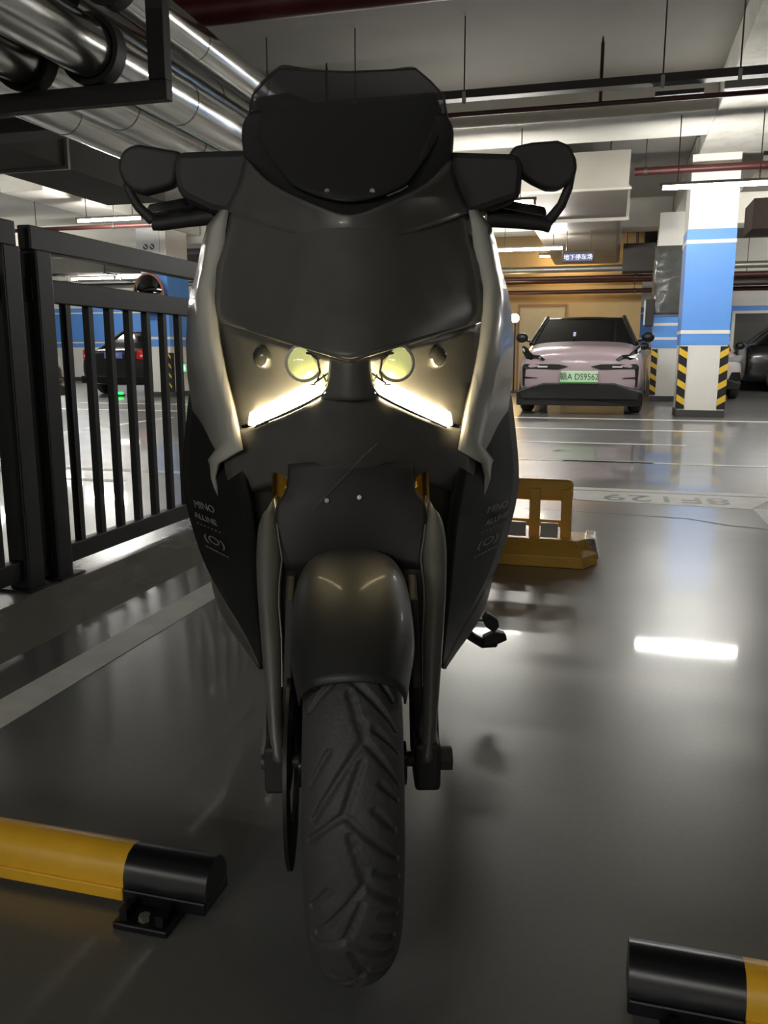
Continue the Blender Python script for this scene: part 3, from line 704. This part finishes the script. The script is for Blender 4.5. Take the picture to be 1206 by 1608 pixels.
# ------------------------------------------------------------------ the scooter
PHI = math.atan(-.0405); V0 = 1.085
sco = empty('scooter', (math.sin(PHI)*V0, math.cos(PHI)*V0, 0), -PHI, 'black and pale grey maxi scooter with lit headlights facing the viewer', 'scooter')
CP, SP = math.cos(PITCH), math.sin(PITCH)
def P(dx, py, V):
    """measured front-view offset from the centre line, row, and distance -> scooter coordinates"""
    s = 804-py; fw = FPX*CP+s*SP; upv = s*CP-FPX*SP
    x = math.tan(PHI)*fw+dx
    rv = x*math.sin(PHI)+fw*math.cos(PHI); ru = x*math.cos(PHI)-fw*math.sin(PHI)
    t = V/rv
    return (ru*t, V-V0, CAM_H+upv*t)
def sym(rows):      # rows from centre to edge -> whole width
    out = []
    for r in rows:
        pts = [P(*q) for q in r]
        out.append([(-x, y, z) for x, y, z in reversed(pts[1:])] + pts)
    return out
def on_surface(o, dx, py):
    bpy.context.view_layer.update(); dg = bpy.context.evaluated_depsgraph_get(); e = o.evaluated_get(dg)
    org = sco.matrix_world.inverted() @ Vector((0, 0, CAM_H)); d = (Vector(P(dx, py, 1.6))-org).normalized()
    ok, loc, nor, _ = e.ray_cast(org, d, distance=4.0)
    if not ok: return None, None
    return loc, (nor if nor.dot(d) < 0 else -nor)
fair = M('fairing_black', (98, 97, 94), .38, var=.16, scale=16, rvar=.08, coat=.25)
gloss = M('gloss_black', (34, 35, 35), .18, var=.1, scale=12, coat=.7)
matte = M('matte_black', (44, 44, 45), .6, var=.15, scale=20)
pale = M('pale_grey_paint', (200, 198, 190), .32, var=.04, scale=8, coat=.4)
smoke = M('smoke_screen', (186, 186, 188), .06, trans=.22)
sideb = M('side_black', (30, 31, 31), .5, var=.12, scale=14, spec=.3)
grey_p = M('underside_grey', (112, 110, 106), .45, var=.1)
gold = M('fork_gold', (206, 160, 60), .22, metal=1., var=.05)
drl = M('daylight_bar', (255, 244, 214), .3, emit=(255, 232, 180), estr=26.)
lensm = M('projector_glass', (170, 176, 110), .08, emit=(226, 228, 150), estr=.3, coat=1.)
def row(yc, Vc, xe, ye, Ve, n=5, pw=1.6):
    return [(xe*i/(n-1), yc+(ye-yc)*i/(n-1), Vc+(Ve-Vc)*(i/(n-1))**pw) for i in range(n)]
# --- front wheel
RW, HW = .2745, .060
def tyre(name, parent, c, n=900, m=90, Rr=RW, hw=HW, grooves=True):
    th = np.linspace(0, 2*np.pi, n, endpoint=False)
    s = np.linspace(-1, 1, m)
    ang = s*R(118)                       # section angle
    x = hw*np.sign(np.sin(ang))*np.abs(np.sin(ang))**.9
    rad = Rr-.066+.066*np.where(np.cos(ang) > 0, np.cos(ang)**.8 if False else np.cos(ang), np.cos(ang)*.55)
    arc = np.cumsum(np.r_[0, np.hypot(np.diff(x), np.diff(rad))]); arc -= arc[m//2]
    dep = np.zeros((n, m))
    if grooves:
        per = 2*np.pi*Rr/11
        T = (th*Rr)[:, None]; S = arc[None, :]
        segs = [((.010, .018), (.010, 0)), ((.010, 0), (-.050, -.088)), ((.010, 0), (.060, -.052)), ((-.012, -.079), (.007, -.024)), ((-.012, -.079), (-.06, -.116)), ((-.012, -.079), (.055, -.142)),
                ((.010, -.157), (-.006, -.102)), ((.030, -.048), (.056, -.07)), ((.022, -.076), (.05, -.104)), ((-.03, -.012), (-.058, -.05)), ((.024, .012), (.058, -.012))]
        for kk in range(-1, 13):
            for (a, b) in segs:
                a_ = np.array(a)+(0, kk*per); b_ = np.array(b)+(0, kk*per); d = b_-a_
                t = np.clip(((S-a_[0])*d[0]+(T-a_[1])*d[1])/(d@d), 0, 1)
                dist = np.hypot(S-(a_[0]+t*d[0]), T-(a_[1]+t*d[1]))
                dep = np.maximum(dep, np.clip((.0048-dist)/.0022, 0, 1))
    rr = rad[None, :]-.006*dep
    X = np.broadcast_to(x[None, :], (n, m))
    Yv = -rr*np.cos(th)[:, None]; Z = rr*np.sin(th)[:, None]
    co = np.stack([X+c[0], Yv+c[1], Z+c[2]], -1).reshape(-1, 3)
    i = np.arange(n)[:, None]; j = np.arange(m-1)[None, :]
    f = np.stack([i*m+j, i*m+j+1, ((i+1) % n)*m+j+1, ((i+1) % n)*m+j], -1).reshape(-1, 4)
    me = bpy.data.meshes.new(name); me.from_pydata(co.tolist(), [], f.tolist()); me.update()
    return link(name, me, rubber_m, parent, smooth=True)
AX = (0, 0, RW)
fw = tyre('front_tyre', sco, AX)
lathe('front_rim', gloss, [(.205, -.045), (.212, -.05), (.19, -.03), (.175, -.012), (.175, .012), (.19, .03), (.212, .05), (.205, .045)], sco, 'x', 48, AX)
for i in range(5):
    t = i/5*2*math.pi
    tube('rim_spoke', gloss, [(0, .03*math.cos(t), RW+.03*math.sin(t)), (0, .18*math.cos(t), RW+.18*math.sin(t))], [.022, .014], sco, 8)
lathe('front_hub', gloss, [(0, -.075), (.03, -.075), (.035, -.03), (.035, .03), (.03, .075), (0, .075)], sco, 'x', 24, AX)
lathe('brake_disc', M('disc_steel', (58, 56, 54), .45, metal=.6, var=.08), [(.075, -.088), (.138, -.088), (.138, -.083), (.075, -.083)], sco, 'x', 48, AX, True)
tube('front_axle', rod_m, [(-.128, 0, RW+.006), (.135, 0, RW+.006)], .011, sco, 10)
tube('axle_nut', rod_m, [(.118, 0, RW+.006), (.140, 0, RW+.006)], .017, sco, 6)
for s in (-1, 1):
    rake = Vector((0, .438, .899))
    foot = Vector((s*.104, .012, RW-.016))
    at_ = lambda d: foot+rake*d
    tube('fork_lower', matte, [at_(0), at_(.03), at_(.30)], [.016, .021, .022], sco, 14)
    tube('fork_tube', gold, [at_(.29), at_(.62)], .019, sco, 18)
    box('axle_clamp', matte, s*.104-.018, s*.104+.018, -.028, .03, RW-.03, RW+.04, sco, bevel=.006)
    # plastic guard in front of the leg
    D = lambda dx, py: P(s*dx, py, 1.361/(1+.488*((FPX*SP-(804-py)*CP)/(FPX*CP+(804-py)*SP)))-.03)
    outer = [(140, 812), (150, 830), (153, 890), (147, 980), (141, 1060), (134, 1140), (128, 1192)]
    inner = [(121, 783), (113, 850), (107, 886), (117, 935), (111, 965), (109, 1060), (112, 1130), (104, 1195)]
    rows = []
    for i in range(9):
        t = i/8
        def samp(pts):
            q = t*(len(pts)-1); k_ = min(int(q), len(pts)-2); f_ = q-k_
            return [pts[k_][z]+(pts[k_+1][z]-pts[k_][z])*f_ for z in (0, 1)]
        o_, n_ = samp(outer), samp(inner)
        a_ = Vector(D(*n_)); b_ = Vector(D(*o_)); mid = (a_+b_)/2+Vector((0, -.012, 0))
        rows.append([a_+Vector((0, .03, 0)), a_, mid, b_, b_+Vector((s*-.002, .04, 0))])
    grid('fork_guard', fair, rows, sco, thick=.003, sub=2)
    tube('guard_edge', M('edge_grey', (120, 120, 116), .3, metal=.6), [r[1]+Vector((0, -.003, 0)) for r in rows[:7]], .0016, sco, 6)
# brake caliper
box('brake_caliper', gloss, -.118, -.072, .085, .15, RW-.03, RW+.08, sco, bevel=.012)
tube('brake_hose', matte, [(-.098, .12, RW+.07), (-.105, .16, .45), (-.09, .19, .60), (-.07, .2, .7)], .005, sco, 8)
# --- front mudguard
rows = []
for i in range(12):
    al = R(44+i*9.2); taper = min(1, .80+i*.10) if i < 3 else 1.0
    rr = []
    for j, (xx, dr_) in enumerate(((-.083, -.050), (-.082, -.028), (-.066, .006), (-.035, .018), (0, .022), (.035, .018), (.066, .006), (.082, -.028), (.083, -.050))):
        r_ = RW+.010+dr_
        rr.append((xx*taper*.93, -r_*math.cos(al), RW+r_*math.sin(al)))
    rows.append(rr)
mg = grid('front_mudguard', M('mudguard_black', (44, 45, 45), .5, var=.14, scale=22, coat=.08), rows, sco, thick=.003, sub=2)
for s in (-1, 1):
    prism('mudguard_bracket', matte, [(s*.078, .0, RW+.24), (s*.080, .06, RW+.26), (s*.088, .09, RW+.16), (s*.088, .02, RW+.05), (s*.082, -.02, RW+.12)], (s*.012, 0, 0), sco, .003)
# --- upper cowl under the screen
cowl = [[(0, 180, 1.50), (60, 179, 1.50), (110, 178, 1.50), (150, 176, 1.50), (158, 190, 1.50)],
        [(0, 232, 1.46), (60, 230, 1.465), (110, 224, 1.475), (150, 205, 1.49), (166, 206, 1.50)],
        [(0, 282, 1.39), (55, 280, 1.395), (100, 272, 1.42), (140, 256, 1.45), (161, 250, 1.48)],
        [(0, 322, 1.32), (50, 318, 1.33), (92, 306, 1.37), (128, 294, 1.41), (154, 290, 1.45)],
        [(0, 348, 1.255), (50, 346, 1.275), (95, 342, 1.33), (130, 338, 1.39), (160, 333, 1.44)],
        [(0, 378, 1.235), (60, 374, 1.265), (110, 366, 1.33), (150, 356, 1.40), (192, 343, 1.46)]]
grid('upper_cowl', matte, sym(cowl), sco, thick=.006, sub=2)
visor = [[(0, 342, 1.225), (35, 330, 1.235), (80, 312, 1.27), (130, 288, 1.35), (158, 252, 1.44)],
         [(0, 358, 1.225), (40, 350, 1.24), (90, 336, 1.29), (138, 318, 1.37), (170, 300, 1.45)],
         [(0, 388, 1.215), (50, 380, 1.235), (100, 366, 1.29), (150, 350, 1.37), (190, 334, 1.45)]]
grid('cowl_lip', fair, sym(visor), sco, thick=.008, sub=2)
# --- instrument pod behind the screen and dark inner panel
pod = [(-150, 150), (-95, 142), (-66, 152), (-50, 163), (0, 160), (60, 154), (120, 146), (138, 144), (150, 172), (140, 240), (80, 300), (-80, 300), (-140, 240)]
prism('instrument_pod', M('pod_black', (16, 16, 17), .5, var=.1), [P(x, y, 1.535) for x, y in pod], (0, .09, .0), sco, .012)
# --- screen
screen = [[(0, 113, 1.52), (38, 113, 1.52), (72, 110, 1.525), (98, 105, 1.535), (106, 108, 1.54)],
          [(0, 132, 1.505), (45, 132, 1.505), (85, 128, 1.51), (120, 122, 1.525), (130, 128, 1.535)],
          [(0, 160, 1.485), (50, 160, 1.487), (95, 156, 1.495), (136, 148, 1.515), (150, 150, 1.53)],
          [(0, 200, 1.445), (50, 200, 1.45), (100, 196, 1.465), (140, 190, 1.495), (157, 191, 1.52)],
          [(0, 262, 1.375), (42, 260, 1.38), (80, 254, 1.40), (112, 246, 1.425), (128, 240, 1.445)],
          [(0, 318, 1.30), (30, 313, 1.305), (56, 306, 1.32), (78, 298, 1.345), (90, 290, 1.36)]]
grid('windscreen', smoke, sym(screen), sco, thick=.004, sub=2)
edge = [P(s_*x, y, v-.004) for s_, (x, y, v) in [(-1, (157, 191, 1.52)), (-1, (150, 150, 1.53)), (-1, (130, 128, 1.535)), (-1, (106, 108, 1.54)), (-1, (72, 110, 1.525)), (1, (0, 113, 1.52)), (1, (72, 110, 1.525)), (1, (106, 108, 1.54)), (1, (130, 128, 1.535)), (1, (150, 150, 1.53)), (1, (157, 191, 1.52))]]
tube('screen_edge', M('screen_edge', (60, 60, 60), .3), edge, .0018, sco, 6)
for s, pts in ((1, [(60, 308), (84, 298), (93, 292)]), (1, [(97, 334), (120, 322), (150, 297)]), (-1, [(97, 334), (108, 326)])):
    tube('trim_line', M('edge_bright', (190, 190, 186), .25, metal=.8), [P(s*x, y, 1.31 if y < 310 and x < 95 else 1.345+(x-97)*.0016) for x, y in pts], .0013, sco, 6)
for x, y in ((-34, 300), (37, 300)):
    tube('screen_screw', chrome_m, [P(x, y, 1.318), P(x, y, 1.33)], .004, sco, 8)
# --- front cowl between the pale panels
fc = [row(352, 1.225, 186, 335, 1.45), row(400, 1.19, 195, 385, 1.43), row(470, 1.15, 209, 445, 1.395), row(530, 1.115, 210, 488, 1.38), row(567, 1.095, 205, 505, 1.385)]
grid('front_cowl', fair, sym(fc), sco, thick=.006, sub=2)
# face under the brow
mask = [row(568, 1.108, 205, 506, 1.40), [(0, 592, 1.135), (45, 592, 1.17), (95, 585, 1.235), (145, 575, 1.31), (203, 565, 1.41)], [(0, 612, 1.12), (45, 622, 1.145), (95, 640, 1.21), (140, 660, 1.28), (190, 672, 1.39)]]
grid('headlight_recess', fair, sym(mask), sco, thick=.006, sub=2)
chin = [[(0, 600, 1.098), (40, 622, 1.125), (90, 648, 1.185), (140, 668, 1.255), (192, 676, 1.37)], [(0, 640, 1.115), (45, 655, 1.145), (90, 672, 1.20), (135, 690, 1.265), (192, 708, 1.37)],
        [(0, 690, 1.15), (45, 700, 1.175), (90, 710, 1.22), (130, 720, 1.275), (196, 735, 1.40)], [(0, 745, 1.20), (45, 748, 1.215), (80, 750, 1.25), (120, 762, 1.31), (180, 775, 1.44)]]
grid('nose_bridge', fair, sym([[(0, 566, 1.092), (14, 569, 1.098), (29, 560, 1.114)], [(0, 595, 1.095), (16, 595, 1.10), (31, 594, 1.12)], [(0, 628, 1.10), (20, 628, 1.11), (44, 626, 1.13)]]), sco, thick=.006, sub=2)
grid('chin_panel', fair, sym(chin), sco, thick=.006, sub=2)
for s in (-1, 1):
    br = [P(s*x, y, v-.006) for x, y, v in row(567, 1.095, 205, 505, 1.385, 12)][:11]
    tube('brow_edge', M('brow_silver', (170, 168, 160), .28, metal=.7), br, .0018, sco, 6)
    # headlight unit
    bar = [(34, 616, 1.125), (60, 602, 1.15), (72, 604, 1.16), (158, 648, 1.285), (161, 668, 1.29), (150, 668, 1.275), (60, 630, 1.145)]
    prism('daylight_bar', drl, [P(s*x, y, v-.008) for x, y, v in bar], (0, .018, 0), sco, .002)
    c = Vector(P(s*72, 570, 1.165))
    bm = bmesh.new(); bmesh.ops.create_uvsphere(bm, u_segments=24, v_segments=14, radius=.0225)
    for v in bm.verts: v.co = Vector((v.co.x, v.co.y*.55, v.co.z))+c
    fin('projector_lens', bm, lensm, sco, smooth=True)
    lathe('projector_bezel', chrome_m, [(.023, -.004), (.0265, -.004), (.028, .02), (.024, .022)], sco, 'y', 28, c, True)
    c2 = Vector(P(s*134, 560, 1.262))
    lathe('side_lens', M('dark_lens', (70, 70, 66), .08, coat=1.), [(0, -.014), (.010, -.011), (.017, -.003), (.019, .006)], sco, 'y', 24, c2)
    tube('lens_frame', chrome_m, [P(s*x, y, v) for x, y, v in ((28, 560, 1.11), (30, 580, 1.115), (31, 596, 1.117), (36, 610, 1.12), (44, 620, 1.125), (70, 634, 1.145), (100, 648, 1.185), (150, 671, 1.26))], .0016, sco, 6)
    tube('inner_frame', chrome_m, [P(s*x, y, v) for x, y, v in ((84, 552, 1.17), (60, 556, 1.15), (50, 565, 1.145), (47, 585, 1.14), (52, 602, 1.142), (60, 614, 1.145))], .0018, sco, 6)
    for a_, b_ in (((56, 602), (34, 586)), ((52, 604), (64, 604)), ((36, 604), (42, 588))):
        tube('lens_rib', chrome_m, [P(s*a_[0], a_[1], 1.135), P(s*b_[0], b_[1], 1.13)], .0014, sco, 6)
    # pale side panels
    pp = [[(188, 332, 1.44), (194, 331, 1.44), (200, 331, 1.46)], [(193, 360, 1.43), (208, 358, 1.43), (221, 356, 1.48)], [(195, 385, 1.42), (215, 385, 1.42), (229, 385, 1.50)],
          [(203, 420, 1.41), (222, 420, 1.41), (237, 425, 1.51)], [(210, 450, 1.39), (228, 450, 1.39), (246, 455, 1.53)], [(209, 488, 1.375), (227, 490, 1.38), (252, 490, 1.54)],
          [(204, 536, 1.355), (220, 538, 1.36), (255, 540, 1.55)], [(196, 584, 1.335), (210, 586, 1.345), (253, 590, 1.56)], [(184, 640, 1.31), (198, 640, 1.335), (246, 640, 1.57)],
          [(171, 706, 1.29), (192, 690, 1.345), (240, 690, 1.58)], [(207, 728, 1.39), (216, 720, 1.43), (232, 725, 1.585)], [(213, 750, 1.45), (217, 750, 1.48), (225, 752, 1.59)], [(205, 785, 1.48), (212, 780, 1.51), (219, 776, 1.59)]]
    grid('side_panel', pale, [[P(s*x, y, v) for x, y, v in r] for r in pp], sco, thick=.006, sub=0)
    # inner facet lit by the headlight
    ip = [[(196, 600, 1.34), (190, 600, 1.375)], [(186, 640, 1.32), (176, 640, 1.37)], [(176, 680, 1.305), (170, 680, 1.36)], [(172, 704, 1.295), (172, 702, 1.35)]]
    grid('panel_return', pale, [[P(s*x, y, v) for x, y, v in r] for r in ip], sco, thick=.003, sub=1)
    # lower side fairing
    lf = [[(183, 640, 1.36), (215, 650, 1.44), (251, 620, 1.60)], [(176, 700, 1.36), (220, 700, 1.46), (259, 690, 1.63)], [(168, 735, 1.35), (222, 740, 1.48), (263, 742, 1.65)],
          [(160, 775, 1.36), (215, 780, 1.49), (260, 780, 1.66)], [(152, 830, 1.39), (200, 835, 1.51), (246, 835, 1.67)], [(150, 890, 1.43), (185, 895, 1.53), (228, 890, 1.68)],
          [(148, 950, 1.48), (168, 955, 1.56), (196, 945, 1.69)], [(144, 1000, 1.54), (152, 1005, 1.60), (162, 1000, 1.70)], [(140, 1040, 1.60), (142, 1042, 1.64), (145, 1040, 1.70)]]
    lfo = grid('lower_fairing', sideb, [[P(s*x, y, v) for x, y, v in r] for r in lf], sco, thick=.006, sub=2)
    bp_ = [[(215, 895, 1.72), (222, 898, 1.85), (216, 900, 1.95)], [(205, 930, 1.72), (220, 932, 1.85), (212, 935, 1.97)], [(180, 970, 1.73), (203, 975, 1.86), (190, 985, 1.97)], [(155, 1010, 1.73), (176, 1006, 1.86), (165, 1020, 1.97)], [(142, 1050, 1.73), (152, 1036, 1.86), (145, 1050, 1.97)]]
    grid('belly_panel', grey_p, [[P(s*x, y, v) for x, y, v in r] for r in bp_], sco, thick=.006, sub=2)
    # white sticker lettering running along the side fairing
    stkm = M('sticker_print', (150, 148, 138), .5)
    for i, (x0, y0, x1, y1, tx, sz) in enumerate(((212, 800, 243, 790, 'MINO', .021), (208, 821, 243, 807, 'ALLINE', .017), (202, 836, 239, 820, '·······', .018), (196, 857, 228, 841, '(○)', .022), (190, 873, 226, 855, '-------', .02))):
        a_, na = on_surface(lfo, s*x0, y0); b_, nb_ = on_surface(lfo, s*x1, y1)
        if a_ is None or b_ is None: continue
        if s < 0: a_, b_ = b_, a_
        ex_ = (b_-a_).normalized(); nn = (na+nb_).normalized(); nn = (nn-ex_*nn.dot(ex_)).normalized(); ey_ = nn.cross(ex_)
        q = text('sticker_lettering', stkm, tx, sz, sco, (0, 0, 0), (0, 0, 0), .0004)
        ln = (b_-a_).length; wd = max(v.co.x for v in q.data.vertices)-min(v.co.x for v in q.data.vertices)
        q.matrix_local = Matrix.Translation((a_+b_)/2+nn*.004) @ Matrix((ex_, ey_, nn)).transposed().to_4x4() @ Matrix.Diagonal((ln/max(wd, .01), 1, 1, 1))
    # hand guard, lever, mirror
    if s > 0:
        hgd = [(148, 236), (270, 240), (276, 262), (271, 310), (196, 336), (150, 346)]
        mr_ = [(254, 241), (262, 228), (290, 222), (330, 219), (349, 227), (359, 248), (361, 266), (352, 284), (332, 297), (314, 296), (292, 286), (268, 271), (256, 256)]
        stem = [(350, 270), (345, 295), (334, 322), (313, 348)]; arm = [(316, 356), (300, 352), (262, 348), (215, 344)]
    else:
        hgd = [(150, 233), (272, 237), (276, 265), (270, 300), (258, 312), (216, 332), (150, 342)]
        mr_ = [(262, 237), (300, 230), (330, 225), (348, 229), (360, 241), (364, 264), (355, 286), (340, 300), (322, 304), (290, 296), (272, 290)]
        stem = [(348, 288), (342, 305), (330, 325), (308, 346)]; arm = [(308, 352), (295, 352), (255, 346), (212, 340)]
    prism('hand_guard', matte, [P(s*x, y, 1.50) for x, y in hgd], (0, .07, 0), sco, .012)
    mo = prism('rear_mirror', matte, [P(s*x, y, 1.53) for x, y in mr_], (0, .035, 0), sco, .014, bseg=4)
    cgl = [P(s*x, y, 1.566) for x, y in mr_]; cc = sum((Vector(p) for p in cgl), Vector())/len(cgl)
    prism('mirror_glass', M('mirror_glass', (70, 72, 74)), [cc+(Vector(p)-cc)*.8 for p in cgl], (0, .003, 0), mo)
    tube('mirror_stem', matte, [P(s*x, y, 1.55) for x, y in stem], [.008, .008, .0085, .010], sco, 12)
    tube('mirror_arm', matte, [P(s*x, y, 1.55) for x, y in arm], [.011, .0115, .012, .014], sco, 12)
    tube('handle_bar', matte, [(s*.02, .50, 1.12), (s*.20, .52, 1.13), (s*.26, .55, 1.12)], .012, sco, 10)
    tube('hand_grip', rubber_m, [(s*.25, .545, 1.12), (s*.375, .60, 1.11)], .018, sco, 14)
    tube('brake_lever', gloss, [(s*.22, .49, 1.115), (s*.28, .488, 1.10), (s*.36, .53, 1.095)], .006, sco, 8)
    tube('cable', matte, [P(s*240, 338, 1.58), P(s*225, 325, 1.6), P(s*205, 322, 1.6), P(s*190, 335, 1.58)], .004, sco, 6)
# --- dark inner panel and radiator behind the fork
ir = [[(0, 715, 1.31), (60, 715, 1.31), (120, 720, 1.34), (165, 730, 1.40)], [(0, 790, 1.35), (60, 790, 1.35), (110, 795, 1.37), (160, 800, 1.42)],
      [(0, 870, 1.42), (60, 870, 1.42), (110, 880, 1.43), (156, 890, 1.48)], [(0, 960, 1.55), (60, 960, 1.55), (110, 965, 1.55), (150, 970, 1.56)], [(0, 1040, 1.66), (60, 1040, 1.66), (110, 1045, 1.66), (144, 1045, 1.66)]]
grid('inner_panel', matte, sym(ir), sco, thick=.006, sub=1)
gd = [[(0, 722, 1.19), (45, 724, 1.20), (80, 726, 1.215), (96, 728, 1.225)], [(0, 776, 1.195), (45, 776, 1.20), (80, 776, 1.21), (97, 777, 1.22)], [(0, 784, 1.196), (45, 784, 1.20), (85, 784, 1.205), (119, 785, 1.215)], [(0, 830, 1.20), (45, 830, 1.20), (85, 832, 1.20), (118, 835, 1.205)], [(0, 890, 1.215), (40, 890, 1.21), (78, 892, 1.20), (108, 895, 1.195)]]
grid('fender_cover', matte, sym(gd), sco, thick=.006, sub=2)
tube('scratch_trim', M('edge_faint', (96, 96, 92), .35), [P(-60, 800, 1.188), P(-10, 748, 1.183), P(20, 716, 1.158), P(42, 697, 1.160)], .0009, sco, 5)
for x, y in ((-38, 786), (13, 781)): tube('panel_screw', chrome_m, [P(x, y, 1.19), P(x, y, 1.21)], .0035, sco, 8)
# --- rest of the machine behind the front
def ring(v, hw_, z0, z1, n=10):
    pts = []
    for i in range(n):
        t = 2*math.pi*i/n; c_, s_ = math.cos(t), math.sin(t)
        pts.append((hw_*math.copysign(abs(c_)**.6, c_), v, (z0+z1)/2+(z1-z0)/2*math.copysign(abs(s_)**.6, s_)))
    return pts
grid('leg_shield', matte, [ring(.42, .20, .36, 1.0), ring(.50, .25, .32, 1.02), ring(.56, .25, .32, .96), ring(.60, .2, .34, .8)], sco, thick=0, sub=2, cyc=True)
grid('centre_tunnel', matte, [ring(.55, .20, .22, .62), ring(.8, .21, .20, .58), ring(1.0, .22, .22, .60), ring(1.15, .2, .25, .62)], sco, thick=0, sub=2, cyc=True)
grid('rear_body', gloss, [ring(.95, .12, .35, .66), ring(1.1, .20, .33, .74), ring(1.4, .20, .40, .80), ring(1.7, .16, .55, .86), ring(1.9, .08, .70, .88), ring(1.93, .03, .76, .86)], sco, thick=0, sub=2, cyc=True)
grid('seat', rubber_m, [ring(.98, .10, .68, .74), ring(1.05, .14, .69, .78), ring(1.3, .16, .72, .80), ring(1.42, .16, .76, .88), ring(1.7, .13, .80, .91), ring(1.82, .08, .83, .90)], sco, thick=0, sub=2, cyc=True)
tyre('rear_tyre', sco, (0, 1.50, .262), 160, 30, .262, .068, False)
lathe('rear_rim', gloss, [(0, -.05), (.06, -.055), (.19, -.05), (.2, -.055), (.2, .055), (.19, .05), (.06, .055), (0, .05)], sco, 'x', 40, (0, 1.50, .262))
prism('swing_arm', matte, [(-.13, 1.0, .26), (-.13, 1.0, .36), (-.13, 1.56, .30), (-.13, 1.56, .22)], (.04, 0, 0), sco, .01)
tube('exhaust', matte, [(.12, 1.05, .24), (.14, 1.2, .26), (.15, 1.35, .30), (.16, 1.8, .42)], [.02, .03, .05, .05], sco, 16)
lathe('tail_lamp', M('tail_red', (190, 30, 34)), [(0, 1.92), (.05, 1.935), (.06, 1.95), (0, 1.955)], sco, 'y', 16, (0, 0, .80))
# side stand and its tang on the right
stv = 2.02
tube('side_stand', matte, [P(170, 985, stv-.1), P(188, 1000, stv), P(205, 1010, stv+.02), P(225, 1008, stv+.03)], [.012, .012, .013, .014], sco, 10)
prism('stand_foot', matte, [P(x, y, stv) for x, y in ((207, 1002), (226, 993), (242, 996), (244, 1006), (230, 1012), (208, 1016))], (0, .03, 0), sco, .004)
prism('stand_tang', matte, [P(x, y, stv) for x, y in ((206, 972), (214, 963), (230, 974), (232, 985), (224, 995), (210, 985))], (0, .03, 0), sco, .005)
tube('stand_spring', matte, [P(192, 973, stv), P(212, 975, stv+.01)], .003, sco, 6)
